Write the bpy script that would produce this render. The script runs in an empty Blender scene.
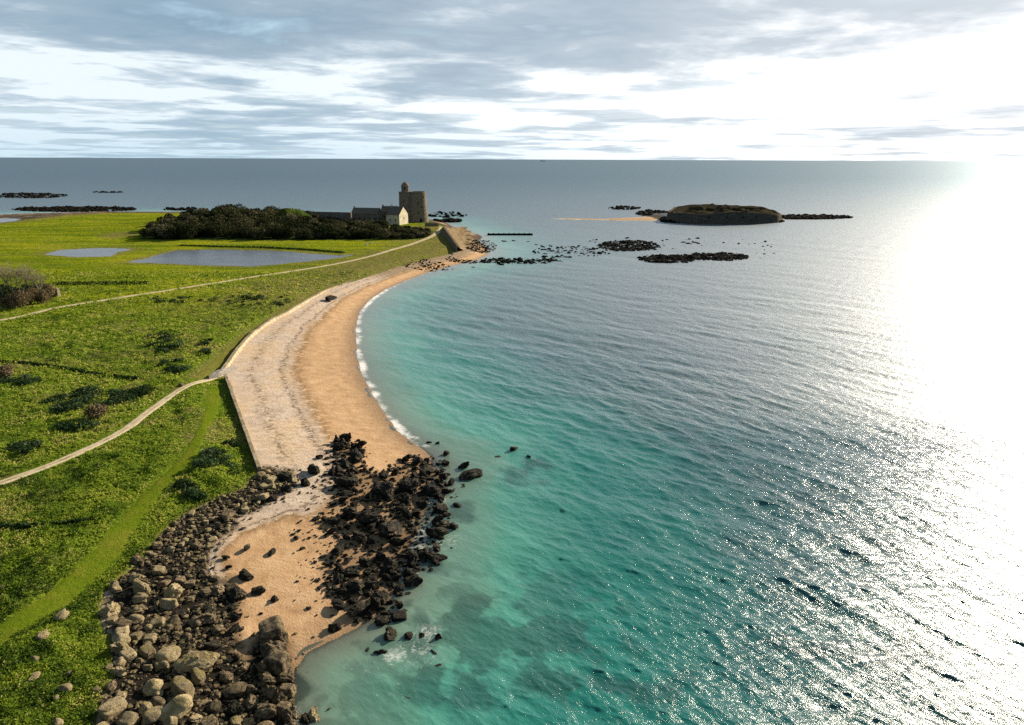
import bpy, math, random
import numpy as np
from mathutils import Vector, Matrix

random.seed(7)
rng = np.random.default_rng(11)
R = math.radians
scene = bpy.context.scene
COL = scene.collection

# ------------------------------------------------------------------ camera
CAM_H = 42.0
F_PX = 692.0
PITCH = math.atan(203.5 / F_PX)
ROLL = R(0.22)
cp, sp = math.cos(PITCH), math.sin(PITCH)
cam = bpy.data.cameras.new('camera')
cam.sensor_width = 36.0
cam.lens = 36.0 * F_PX / 1024.0
cam.clip_start = 0.5
cam.clip_end = 300000.0
camo = bpy.data.objects.new('camera', cam)
COL.objects.link(camo)
camo.location = (0, 0, CAM_H)
camo.rotation_euler = (Matrix.Rotation(R(90) - PITCH, 3, 'X') @ Matrix.Rotation(ROLL, 3, 'Z')).to_euler()
scene.camera = camo


def at(px, py, z=0.0):
    """survey point: ground position for a point read off the photograph"""
    u, v = px - 512.0, py - 362.5
    u, v = u * math.cos(ROLL) + v * math.sin(ROLL), -u * math.sin(ROLL) + v * math.cos(ROLL)
    fwd = F_PX * cp - v * sp
    dn = F_PX * sp + v * cp
    s = (CAM_H - z) / dn
    return (u * s, fwd * s)


def mpp(px, py, z=0.0):
    """metres covered by one photo pixel at that point"""
    x, y = at(px, py, z)
    return math.sqrt(x * x + y * y + (CAM_H - z) ** 2) / math.hypot(F_PX, math.hypot(px - 512, py - 362.5))


# ------------------------------------------------------------------ numpy noise
def _hash(ix, iy, seed):
    h = (ix.astype(np.int64) * 374761393 + iy.astype(np.int64) * 668265263 + seed * 1442695041) & 0xFFFFFFFF
    h = ((h ^ (h >> 13)) * 1274126177) & 0xFFFFFFFF
    h = (h ^ (h >> 16)) & 0xFFFFFFFF
    return h.astype(np.float64) / 4294967295.0


def vnoise(x, y, seed=0):
    x0, y0 = np.floor(x), np.floor(y)
    fx, fy = x - x0, y - y0
    fx = fx * fx * fx * (fx * (fx * 6 - 15) + 10)
    fy = fy * fy * fy * (fy * (fy * 6 - 15) + 10)
    a, b = _hash(x0, y0, seed), _hash(x0 + 1, y0, seed)
    c, d = _hash(x0, y0 + 1, seed), _hash(x0 + 1, y0 + 1, seed)
    return (a * (1 - fx) + b * fx) * (1 - fy) + (c * (1 - fx) + d * fx) * fy


def fbm(x, y, seed=0, oct=4):
    s = np.zeros_like(x, dtype=np.float64)
    a, t = 0.5, 0.0
    for i in range(oct):
        c, n = math.cos(0.6 + i), math.sin(0.6 + i)
        s += a * vnoise((x * c - y * n) * 2 ** i, (x * n + y * c) * 2 ** i, seed + i * 17)
        t += a
        a *= 0.5
    return s / t          # 0..1


def sstep(a, b, x):
    t = np.clip((x - a) / (b - a), 0, 1)
    return t * t * (3 - 2 * t)


def sdist(P, x, y):
    """signed distance to a closed polygon, positive inside"""
    x = x.astype(np.float32); y = y.astype(np.float32)
    d2 = np.full(x.shape, 1e12, np.float32)
    ins = np.zeros(x.shape, bool)
    n = len(P)
    for i in range(n):
        ax, ay = P[i]; bx, by = P[(i + 1) % n]
        ex, ey = bx - ax, by - ay
        L = ex * ex + ey * ey
        if L < 1e-9: continue
        wx, wy = x - np.float32(ax), y - np.float32(ay)
        t = np.clip((wx * ex + wy * ey) / L, 0, 1)
        dx, dy = wx - t * ex, wy - t * ey
        d2 = np.minimum(d2, dx * dx + dy * dy)
        c = ((ay > y) != (by > y))
        if by != ay:
            ins ^= c & (x < (bx - ax) * (y - ay) / (by - ay) + ax)
    d = np.sqrt(d2)
    return np.where(ins, d, -d).astype(np.float64)


def ldist(P, x, y):
    d2 = np.full(x.shape, 1e12)
    for i in range(len(P) - 1):
        ax, ay = P[i]; bx, by = P[i + 1]
        ex, ey = bx - ax, by - ay
        L = ex * ex + ey * ey
        t = np.clip(((x - ax) * ex + (y - ay) * ey) / L, 0, 1)
        d2 = np.minimum(d2, (x - ax - t * ex) ** 2 + (y - ay - t * ey) ** 2)
    return np.sqrt(d2)


def smooth_line(P, n=8):
    out = []
    Q = [P[0]] + list(P) + [P[-1]]
    for i in range(1, len(Q) - 2):
        p0, p1, p2, p3 = [np.array(q, float) for q in Q[i - 1:i + 3]]
        for k in range(n):
            t = k / n
            out.append(tuple(0.5 * ((2 * p1) + (-p0 + p2) * t + (2 * p0 - 5 * p1 + 4 * p2 - p3) * t * t + (-p0 + 3 * p1 - 3 * p2 + p3) * t ** 3)))
    out.append(tuple(P[-1]))
    return out


def inpoly(P, x, y):
    return sdist(P, np.atleast_1d(np.array(x, float)), np.atleast_1d(np.array(y, float))) > 0


# ------------------------------------------------------------------ outlines of the place
W_px = [(283, 760), (288, 725), (286, 700), (292, 676), (306, 655), (328, 643), (352, 632), (372, 622), (384, 606), (396, 590),
        (404, 568), (411, 548), (420, 525), (428, 500), (440, 482), (441, 466), (430, 453), (416, 444), (401, 433), (386, 415),
        (373, 395), (363, 375), (357, 352), (356, 330), (360, 312), (370, 300), (385, 290), (405, 281), (430, 272),
        (455, 265), (475, 261), (488, 255), (487, 248), (478, 242), (483, 237), (478, 234), (466, 232.5), (462, 230), (452, 226),
        (445, 222), (436, 220), (425, 218.5), (412, 217.5), (380, 215.5), (300, 213.5), (200, 211.8), (140, 211.3), (100, 211.5), (60, 212.5),
        (35, 213), (10, 214), (0, 214.5), (-150, 217), (-400, 225), (-900, 250)]
W = [at(a, b, 0) for a, b in W_px] + [(-700, 100), (-500, -80), (-16, -80), (-15, 0)]
L_px = [(80, 760), (92, 725), (98, 700), (112, 668), (108, 640), (97, 612), (102, 590), (120, 572), (142, 552), (166, 524),
        (190, 508), (215, 496), (238, 488), (250, 478), (257, 471), (250, 446), (240, 418), (229, 382), (223, 373), (236, 352), (250, 336),
        (270, 321), (291, 310), (321, 292), (340, 284), (365, 276), (395, 266), (425, 258), (452, 252), (459, 249), (461, 240), (458, 231), (450, 228),
        (441, 224), (434, 222), (428, 220), (415, 218.5), (380, 216.6), (300, 214.8), (200, 213.3), (140, 212.8), (100, 213.5), (60, 215),
        (40, 217.5), (0, 222), (-200, 227), (-900, 262)]
L = [at(a, b, 2.5) for a, b in L_px] + [(-690, 95), (-490, -80), (-30, -80), (-29, 20)]

PATH1 = smooth_line([at(a, b, 3.1) for a, b in [(-90, 515), (0, 483), (60, 461), (120, 432), (150, 410), (180, 389), (205, 378), (219, 371), (236, 366)]])
PATH2 = smooth_line([at(a, b, 3.1) for a, b in [(-160, 338), (0, 320), (60, 307), (150, 293), (250, 277), (330, 265), (380, 253.5), (415, 242.5), (432, 236), (440, 230), (442, 226.5)]])
TRACK = smooth_line([at(a, b, 3.1) for a, b in [(-70, 690), (0, 636), (60, 592), (105, 550), (128, 522), (150, 495), (185, 460), (202, 430), (212, 402), (214, 383)]])
STRIP = smooth_line([at(a, b, 3.0) for a, b in [(196, 378), (215, 362), (232, 346), (252, 330), (285, 309), (318, 292), (345, 282), (400, 265), (435, 255)]])
POND_A = [at(a, b, 3.0) for a, b in [(128, 262), (150, 256.5), (175, 250.5), (220, 249.5), (262, 250), (300, 252), (335, 255), (355, 254.5), (340, 258), (300, 262), (250, 266.5), (210, 265.5), (170, 264)]]
POND_B = [at(a, b, 3.0) for a, b in [(40, 254), (60, 249.5), (95, 248), (125, 248), (136, 249), (120, 252), (112, 256), (80, 257)]]
POND_C = [at(a, b, 3.0) for a, b in [(104, 236), (120, 233), (150, 233), (160, 236), (135, 235.5), (115, 238)]]
POND_D = [at(a, b, 3.0) for a, b in [(-90, 223), (-30, 219.5), (12, 219), (16, 221), (0, 223), (-50, 227)]]
PONDS = [POND_A, POND_B, POND_C]
WOOD = [at(a, b, 3.0) for a, b in [(139, 239.5), (200, 240), (300, 240.5), (418, 239), (431, 236), (432, 231), (400, 230), (372, 227), (345, 222.5), (320, 221), (290, 220.5), (250, 219), (200, 220), (165, 226), (145, 233)]]
HEAP = [at(a, b, 0.5) for a, b in [(330, 447), (348, 440), (362, 448), (366, 470), (384, 474), (395, 464), (412, 453), (434, 455), (452, 472), (462, 498), (450, 514), (456, 530),
                                   (446, 556), (424, 575), (404, 598), (392, 618), (372, 618), (345, 606), (327, 596), (322, 572), (331, 548), (322, 522), (336, 500), (326, 482), (334, 464)]]
BOULD = [at(a, b, 1.3) for a, b in [(248, 482), (268, 470), (292, 474), (298, 486), (274, 504), (243, 520), (219, 545), (206, 575), (232, 588), (240, 600), (228, 625), (246, 648), (262, 628), (283, 632), (293, 662), (292, 700), (318, 714),
                                    (310, 760), (84, 760), (100, 725), (106, 690), (117, 655), (101, 612), (112, 585), (148, 550), (170, 525), (200, 507), (230, 492)]]


def wood_rise(x, y):
    ax, ay = at(225, 222, 3)
    m = 4.5 * np.exp(-(((x - ax) / 45) ** 2 + ((y - ay + 5) / 45) ** 2))
    bx, by = at(290, 226, 3)
    m = m + 9.5 * np.exp(-(((x - bx) / np.where(x > bx, 15, 10)) ** 2 + ((y - by) / 16) ** 2)) * (1 + 0.5 * (fbm(x / 5, y / 5, 501, 3) - .5))
    return m


def ground_h(x, y, veg=True):
    dL0 = sdist(L, x, y)
    dL = dL0 + 1.1 * (fbm(x / 2.2, y / 2.2, 5, 3) - 0.5) * sstep(-6, 0, -np.abs(dL0))
    z = np.where(dL > 0, 2.15 + 0.9 * sstep(0, 7, dL), 2.15 + dL * 0.9)
    flat = np.zeros_like(x)
    for P in PONDS:
        flat = np.maximum(flat, sstep(-10, -2, sdist(P, x, y)))
    z = z + (1 - flat) * 0.5 * (fbm(x / 28, y / 28, 3, 3) - 0.5) * sstep(0, 10, dL)
    z = z * (1 - flat) + flat * np.where(z > 2.2, 3.0, z)
    for P in PONDS:
        z = z - 0.12 * sstep(-0.5, 1.0, sdist(P, x, y) + 3.5 * (fbm(x / 7, y / 7, 61, 3) - 0.5))
    z = z + wood_rise(x, y) * sstep(0, 12, dL)
    if veg:
        m = sstep(1.1, 2.2, ldist(PATH1, x, y)) * sstep(1.0, 2.0, ldist(PATH2, x, y))
        m = m * sstep(1.6, 3.2, ldist(TRACK, x, y) + 1.2 * (fbm(x / 3, y / 3, 31, 2) - .5))
        m = m * (0.25 + 0.75 * sstep(2.2, 3.5, ldist(STRIP, x, y)))
        m = m * (1 - flat) * sstep(0.3, 2.5, dL)
        near = sstep(260, 120, y)
        v = 0.62 * (fbm(x / 1.9, y / 1.9, 8, 3) - 0.4) + 0.30 * np.abs(fbm(x / 0.55, y / 0.55, 9, 2) - 0.5)
        v = v + 0.5 * sstep(0.55, 0.8, fbm(x / 6.5, y / 6.5, 10, 3)) * fbm(x / 1.1, y / 1.1, 12, 2)
        z = z + m * v * (0.3 + 0.7 * near)
    return z


def beach_h(x, y, dW=None, dL=None):
    if dW is None: dW = sdist(W, x, y)
    if dL is None: dL = sdist(L, x, y)
    u = np.clip(dW / (np.maximum(dW, 0) + np.maximum(-dL, 0) + 1e-6), 0, 1)
    up = 2.05 * (0.35 * u + 0.65 * sstep(0, 1.0, u)) * np.clip((np.maximum(dW, 0)) / 5.0, 0, 1) ** 0.5
    up = np.minimum(up, np.maximum(dW, 0) * 0.22)
    up = np.where(dL > 0, np.minimum(up, 1.6) - np.minimum(dL * 0.25, 1.2), up)
    dn = -6.5 * (1 - np.exp(-np.maximum(-dW, 0) / 68.0)) - 0.0 * x
    z = np.where(dW > 0, up, dn)
    z = z + 0.07 * (fbm(x / 3.0, y / 3.0, 21, 3) - 0.5) * (dW > 0.5)
    z = z + np.where(dW < -3, 0.5 * (fbm(x / 6, y / 6, 23, 3) - 0.5) * sstep(3, 10, -dW), 0)
    return z


# seaweed / drowned rock on the sea bed, as read off the photograph (ellipses: px, py, half width, half height)
WEEDS = [(425, 560, 22, 50, -0.35), (470, 625, 70, 38, -0.2), (432, 682, 34, 26, -0.3), (520, 470, 45, 20, 0.15), (470, 510, 35, 16, 0.1),
         (300, 690, 24, 26, 0.5), (545, 640, 55, 26, 0.15), (620, 690, 120, 26, 0.1), (455, 690, 60, 26, 0),
         (840, 650, 120, 20, 0.1)]
WEEDW = []
for a, b, w, h, r in WEEDS:
    cx, cy = at(a, b); x1, y1 = at(a + w, b); x2, y2 = at(a, b - h)
    WEEDW.append((cx, cy, math.hypot(x1 - cx, y1 - cy), math.hypot(x2 - cx, y2 - cy), r))


def weed_mask(x, y):
    m = np.zeros_like(x)
    wn = fbm(x / 9.0, y / 9.0, 47, 5)
    for cx, cy, w, h, r in WEEDW:
        dx, dy = x - cx, y - cy
        m = np.maximum(m, 1.15 - np.sqrt((dx / w) ** 2 + (dy / h) ** 2) + 1.1 * (wn - .5))
    m = np.clip(m, 0, 1)
    n = fbm(x / 2.6, y / 2.6, 41, 5)
    big = fbm(x / 38.0, y / 38.0, 43, 3)
    return np.clip(sstep(0.42, 0.70, n * 0.75 - 0.08 + m * 0.38 + 0.10 * (big - .5)) * np.clip(m * 2.0, 0, 1) + 0.55 * sstep(0.52, 0.68, big) * sstep(0.4, 0.55, n), 0, 1)


# ------------------------------------------------------------------ mesh helpers
def tag(o, label=None, cat=None, group=None, kind=None):
    if label: o['label'] = label
    if cat: o['category'] = cat
    if group: o['group'] = group
    if kind: o['kind'] = kind
    return o


def mesh_np(name, V, F, mat, attrs=None, smooth=True, parent=None, fattrs=None):
    """V (n,3), F (m,k) with k 3 or 4"""
    me = bpy.data.meshes.new(name)
    V = np.ascontiguousarray(V, np.float32); F = np.ascontiguousarray(F, np.int32)
    n, k = F.shape
    me.vertices.add(len(V)); me.vertices.foreach_set('co', V.ravel())
    me.loops.add(n * k); me.loops.foreach_set('vertex_index', F.ravel())
    me.polygons.add(n)
    me.polygons.foreach_set('loop_start', np.arange(0, n * k, k, dtype=np.int32))
    me.polygons.foreach_set('loop_total', np.full(n, k, np.int32))
    me.polygons.foreach_set('use_smooth', np.full(n, smooth, bool))
    me.update(calc_edges=True)
    for nm, a in (attrs or {}).items():
        at_ = me.attributes.new(nm, 'FLOAT', 'POINT'); at_.data.foreach_set('value', np.ascontiguousarray(a, np.float32))
    for nm, a in (fattrs or {}).items():
        at_ = me.attributes.new(nm, 'FLOAT', 'FACE'); at_.data.foreach_set('value', np.ascontiguousarray(a, np.float32))
    me.materials.append(mat)
    o = bpy.data.objects.new(name, me); COL.objects.link(o)
    if parent: o.parent = parent
    return o


def mesh_py(name, V, F, mat, parent=None, smooth=False, loc=(0, 0, 0)):
    me = bpy.data.meshes.new(name)
    me.from_pydata([tuple(v) for v in V], [], F)
    me.materials.append(mat)
    if smooth: me.polygons.foreach_set('use_smooth', [True] * len(me.polygons))
    me.update()
    o = bpy.data.objects.new(name, me); COL.objects.link(o); o.location = loc
    if parent: o.parent = parent
    return o


def empty(name, loc, rz=0.0):
    o = bpy.data.objects.new(name, None); COL.objects.link(o); o.location = loc; o.rotation_euler = (0, 0, rz)
    o.empty_display_size = 0.5
    return o


class MB:
    def __init__(s): s.V = []; s.F = []
    def add(s, V, F):
        b = len(s.V); s.V += [tuple(v) for v in V]; s.F += [tuple(b + i for i in f) for f in F]
    def box(s, x0, x1, y0, y1, z0, z1, t=0.0, rz=0.0, c=(0, 0)):
        V = [(x0, y0, z0), (x1, y0, z0), (x1, y1, z0), (x0, y1, z0), (x0 + t, y0 + t, z1), (x1 - t, y0 + t, z1), (x1 - t, y1 - t, z1), (x0 + t, y1 - t, z1)]
        if rz:
            a, b = math.cos(rz), math.sin(rz)
            V = [(c[0] + x * a - y * b, c[1] + x * b + y * a, z) for x, y, z in V]
        s.add(V, [(0, 3, 2, 1), (4, 5, 6, 7), (0, 1, 5, 4), (1, 2, 6, 5), (2, 3, 7, 6), (3, 0, 4, 7)])
    def ring(s, prof, n=40, c=(0, 0), cap=True):
        """prof list of (r, z) bottom to top"""
        V = []; F = []
        for r, z in prof:
            for i in range(n):
                a = 2 * math.pi * i / n
                V.append((c[0] + r * math.cos(a), c[1] + r * math.sin(a), z))
        for j in range(len(prof) - 1):
            for i in range(n):
                F.append((j * n + i, j * n + (i + 1) % n, (j + 1) * n + (i + 1) % n, (j + 1) * n + i))
        if cap:
            F.append(tuple((len(prof) - 1) * n + i for i in range(n)))
        s.add(V, F)
    def tube(s, p, q, r0, r1, n=4):
        p, q = Vector(p), Vector(q); d = (q - p)
        if d.length < 1e-5: return
        d.normalize(); a = d.orthogonal().normalized(); b = d.cross(a)
        V = []
        for c, r in ((p, r0), (q, r1)):
            for i in range(n):
                t = 2 * math.pi * i / n
                V.append(c + a * (r * math.cos(t)) + b * (r * math.sin(t)))
        F = [(i, (i + 1) % n, n + (i + 1) % n, n + i) for i in range(n)]
        s.add(V, F)
    def build(s, name, mat, parent=None, smooth=False): return mesh_py(name, s.V, s.F, mat, parent, smooth)


# ------------------------------------------------------------------ material helpers
class NT:
    def __init__(s, nt): s.nt = nt; s.n = nt.nodes; s.l = nt.links
    def new(s, t, **kw):
        n = s.n.new(t)
        for k, v in kw.items(): setattr(n, k, v)
        return n
    def put(s, sock, v):
        if hasattr(v, 'is_linked') or isinstance(v, bpy.types.NodeSocket): s.l.new(v, sock)
        elif isinstance(v, (tuple, list)):
            sock.default_value = tuple(v) + ((1,) if len(v) == 3 and len(sock.default_value) == 4 else ())
        else: sock.default_value = v
    def math(s, op, a, b=0.0, c=0.0, clamp=False):
        n = s.new('ShaderNodeMath', operation=op, use_clamp=clamp)
        s.put(n.inputs[0], a); s.put(n.inputs[1], b); s.put(n.inputs[2], c)
        return n.outputs[0]
    def mix(s, f, a, b, mode='MIX'):
        n = s.new('ShaderNodeMix', data_type='RGBA', blend_type=mode)
        s.put(n.inputs[0], f); s.put(n.inputs[6], a); s.put(n.inputs[7], b)
        return n.outputs[2]
    def ramp(s, f, stops, interp='LINEAR'):
        n = s.new('ShaderNodeValToRGB'); r = n.color_ramp; r.interpolation = interp
        while len(r.elements) > 1: r.elements.remove(r.elements[-1])
        for i, (p, c) in enumerate(stops):
            e = r.elements[0] if i == 0 else r.elements.new(p)
            e.position = p
            c = (c, c, c) if not isinstance(c, (tuple, list)) else c
            e.color = tuple(c) + (1,)
        s.put(n.inputs[0], f)
        return n.outputs[0]
    def noise(s, vec, scale, detail=4, rough=0.55, dist=0.0, col=False):
        n = s.new('ShaderNodeTexNoise'); n.inputs['Scale'].default_value = scale; n.inputs['Detail'].default_value = detail
        n.inputs['Roughness'].default_value = rough; n.inputs['Distortion'].default_value = dist
        if vec is not None: s.put(n.inputs['Vector'], vec)
        return n.outputs[1 if col else 0]
    def vor(s, vec, scale, feature='F1', out=0):
        n = s.new('ShaderNodeTexVoronoi', feature=feature); n.inputs['Scale'].default_value = scale
        if vec is not None: s.put(n.inputs['Vector'], vec)
        return n.outputs[out]
    def mapping(s, vec, sc=(1, 1, 1), rot=(0, 0, 0)):
        n = s.new('ShaderNodeMapping'); n.inputs['Scale'].default_value = sc; n.inputs['Rotation'].default_value = rot
        s.put(n.inputs['Vector'], vec); return n.outputs[0]
    def attr(s, name):
        n = s.new('ShaderNodeAttribute', attribute_name=name); return n.outputs['Fac']
    def pos(s): return s.new('ShaderNodeNewGeometry').outputs['Position']
    def obj(s): return s.new('ShaderNodeTexCoord').outputs['Object']
    def rnd(s): return s.new('ShaderNodeObjectInfo').outputs['Random']
    def bump(s, h, strength=0.5, dist=0.1, normal=None):
        n = s.new('ShaderNodeBump'); n.inputs['Strength'].default_value = strength; n.inputs['Distance'].default_value = dist
        s.put(n.inputs['Height'], h)
        if normal is not None: s.put(n.inputs['Normal'], normal)
        return n.outputs[0]


def material(name):
    m = bpy.data.materials.new(name); m.use_nodes = True
    m.node_tree.nodes.clear()
    t = NT(m.node_tree)
    out = t.new('ShaderNodeOutputMaterial')
    return m, t, out


def principled(t, out, col, rough=0.8, normal=None, spec=0.3):
    p = t.new('ShaderNodeBsdfPrincipled')
    t.put(p.inputs['Base Color'], col); t.put(p.inputs['Roughness'], rough)
    p.inputs['Specular IOR Level'].default_value = spec
    if normal is not None: t.put(p.inputs['Normal'], normal)
    t.l.new(p.outputs[0], out.inputs[0])
    return p


def simple(name, c1, c2, scale=3.0, rough=0.85, bump=0.3, bd=0.05, spec=0.0, world=False):
    m, t, out = material(name)
    v = t.pos() if world else t.obj()
    n = t.noise(v, scale, 5, 0.6)
    principled(t, out, t.ramp(n, [(0.3, c1), (0.7, c2)]), rough, t.bump(n, bump, bd), spec)
    return m


# ---------------- materials
def mat_ground():
    m, t, out = material('coastal_grass')
    p = t.pos()
    n2 = t.noise(p, 0.35, 5, 0.65)
    n3 = t.noise(p, 2.2, 6, 0.7)
    rough_c = t.ramp(n3, [(0.3, (0.03, 0.055, 0.009)), (0.45, (0.08, 0.13, 0.012)), (0.6, (0.17, 0.23, 0.02)), (0.8, (0.28, 0.30, 0.05))])
    rough_c = t.mix(t.ramp(n2, [(0.45, 0.0), (0.7, 0.6)]), rough_c, (0.09, 0.15, 0.014))
    lush = t.ramp(t.math('ADD', t.math('MULTIPLY', t.noise(t.mapping(p, (0.22, 1, 1), (0, 0, 0.15)), 0.10, 8, 0.7), 1.5), -0.25), [(0.22, (0.05, 0.09, 0.008)), (0.42, (0.12, 0.18, 0.008)), (0.58, (0.25, 0.28, 0.012)), (0.75, (0.38, 0.34, 0.02)), (0.9, (0.34, 0.26, 0.05))])
    lush = t.mix(0.35, lush, t.ramp(n3, [(0.3, (0.05, 0.10, 0.008)), (0.7, (0.24, 0.25, 0.02))]))
    straw = t.ramp(n3, [(0.3, (0.07, 0.065, 0.022)), (0.7, (0.30, 0.235, 0.10))])
    c = t.mix(t.attr('lush'), rough_c, lush)
    dry = t.math('MULTIPLY', t.attr('dry'), t.ramp(n2, [(0.35, 0.25), (0.6, 1.0)]))
    c = t.mix(dry, c, straw)
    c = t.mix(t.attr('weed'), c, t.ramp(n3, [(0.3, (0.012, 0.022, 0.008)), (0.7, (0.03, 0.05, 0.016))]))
    h = t.math('ADD', t.math('ADD', t.math('MULTIPLY', n3, 0.30), t.math('MULTIPLY', n2, 0.9)), t.math('MULTIPLY', t.noise(p, 7.0, 4, 0.7), 0.12))
    principled(t, out, c, 0.95, t.bump(h, 1.0, 1.0), 0.0)
    return m


def mat_track():
    m, t, out = material('mown_grass')
    p = t.pos()
    n = t.noise(p, 2.6, 8, 0.78)
    n2 = t.noise(p, 0.3, 5, 0.6)
    c = t.ramp(n, [(0.25, (0.055, 0.10, 0.007)), (0.55, (0.115, 0.165, 0.010)), (0.8, (0.18, 0.215, 0.02))])
    c = t.mix(t.ramp(n2, [(0.45, 0), (0.75, 0.6)]), c, (0.20, 0.18, 0.03))
    c = t.mix(t.attr('dry'), c, t.ramp(n, [(0.3, (0.10, 0.10, 0.02)), (0.7, (0.23, 0.19, 0.06))]))
    principled(t, out, c, 0.95, t.bump(t.math('ADD', n, t.math('MULTIPLY', n2, 1.2)), 0.9, 0.3), 0.0)
    return m


def mat_path():
    m, t, out = material('sandy_path')
    p = t.pos()
    n = t.noise(p, 1.6, 6, 0.7)
    a = t.attr('across')
    c = t.ramp(n, [(0.25, (0.34, 0.265, 0.16)), (0.5, (0.54, 0.44, 0.30)), (0.75, (0.64, 0.55, 0.40))])
    mid = t.math('MULTIPLY', t.ramp(a, [(0.36, 0), (0.46, 1), (0.54, 1), (0.64, 0)]), t.ramp(t.noise(p, 0.5, 4), [(0.4, 0.0), (0.6, 0.8)]))
    c = t.mix(mid, c, (0.13, 0.15, 0.04))
    edge = t.math('MULTIPLY', t.ramp(a, [(0.0, 1), (0.16, 0), (0.84, 0), (1, 1)]), t.ramp(t.noise(p, 1.8, 4), [(0.38, 0.0), (0.55, 1.0)]))
    c = t.mix(edge, c, (0.12, 0.13, 0.03))
    principled(t, out, c, 0.95, t.bump(n, 0.5, 0.08), 0.0)
    return m


def mat_sand():
    m, t, out = material('beach_sand')
    p = t.pos(); u = t.attr('u'); dep = t.attr('depth')
    n = t.noise(p, 0.55, 9, 0.72); nf = t.noise(p, 5.0, 4, 0.7); nb = t.noise(p, 0.12, 4, 0.6)
    wob = t.math('MULTIPLY', t.math('SUBTRACT', t.noise(p, 0.30, 5, 0.65), 0.5), 0.16)
    uu = t.math('ADD', u, wob)
    dry = t.ramp(n, [(0.25, (0.34, 0.265, 0.21)), (0.5, (0.51, 0.415, 0.335)), (0.75, (0.65, 0.55, 0.45))])
    dry = t.mix(t.ramp(nb, [(0.42, 0.0), (0.62, 0.65)]), dry, (0.58, 0.42, 0.26))
    damp = t.ramp(n, [(0.25, (0.32, 0.185, 0.092)), (0.5, (0.50, 0.32, 0.175)), (0.75, (0.65, 0.465, 0.29))])
    damp = t.mix(t.ramp(t.noise(p, 1.1, 6, 0.75), [(0.5, 0.0), (0.75, 0.35)]), damp, (0.27, 0.165, 0.085))
    c = t.mix(t.ramp(uu, [(0.47, 0), (0.53, 1)]), damp, dry)
    # wrack: lines of dried seaweed left by earlier tides
    def line(cen, wid, dens, sc):
        b = t.ramp(t.math('ABSOLUTE', t.math('SUBTRACT', uu, cen)), [(0.0, 1), (wid, 0)])
        k = t.ramp(t.noise(p, sc, 4, 0.75), [(1 - dens, 0), (1 - dens + 0.08, 1)])
        return t.math('MULTIPLY', b, k)
    dk = (0.10, 0.07, 0.045)
    c = t.mix(line(0.49, 0.10, 0.58, 0.8), c, (0.26, 0.16, 0.08))
    c = t.mix(line(0.60, 0.04, 0.55, 1.6), c, dk)
    c = t.mix(line(0.82, 0.07, 0.52, 1.4), c, (0.17, 0.12, 0.075))
    c = t.mix(line(0.70, 0.20, 0.46, 1.8), c, (0.30, 0.22, 0.14))
    pq = t.mapping(p, (0.35, 2.4, 1), (0, 0, 0.2))
    c = t.mix(t.ramp(t.noise(pq, 0.8, 6, 0.75), [(0.5, 0), (0.72, 0.55)]), c, (0.30, 0.205, 0.125))
    c = t.mix(t.math('MULTIPLY', t.attr('shingle'), t.ramp(nf, [(0.35, 0.55), (0.6, 1.0)])), c, t.ramp(t.noise(p, 1.3, 6, 0.75), [(0.3, (0.09, 0.07, 0.03)), (0.5, (0.22, 0.16, 0.09)), (0.75, (0.42, 0.31, 0.2))]))
    wet = t.ramp(u, [(0.0, 1), (0.10, 0.35), (0.2, 0)])
    c = t.mix(wet, c, (0.30, 0.195, 0.11))
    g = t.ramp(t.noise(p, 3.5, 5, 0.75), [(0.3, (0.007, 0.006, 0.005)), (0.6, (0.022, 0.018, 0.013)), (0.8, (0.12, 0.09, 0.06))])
    c = t.mix(t.attr('rubble'), c, g)  # weedy pebble ground; near-black tone also paints the shade between boulders
    # bed under water: rippled pale sand with dark weed
    bed = t.ramp(n, [(0.3, (0.52, 0.48, 0.33)), (0.7, (0.68, 0.63, 0.45))])
    c = t.mix(t.ramp(dep, [(0.0, 0), (0.03, 1)]), c, bed)
    wd = t.ramp(nf, [(0.3, (0.010, 0.012, 0.010)), (0.7, (0.05, 0.045, 0.03))])
    c = t.mix(t.attr('weed'), c, wd)
    h = t.math('ADD', t.math('MULTIPLY', n, 0.6), t.math('MULTIPLY', nf, 0.25))
    rg = t.ramp(u, [(0.0, 0.35), (0.12, 0.8), (0.25, 0.95)])
    principled(t, out, c, rg, t.bump(h, 0.8, 0.35), 0.08)
    return m


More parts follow.
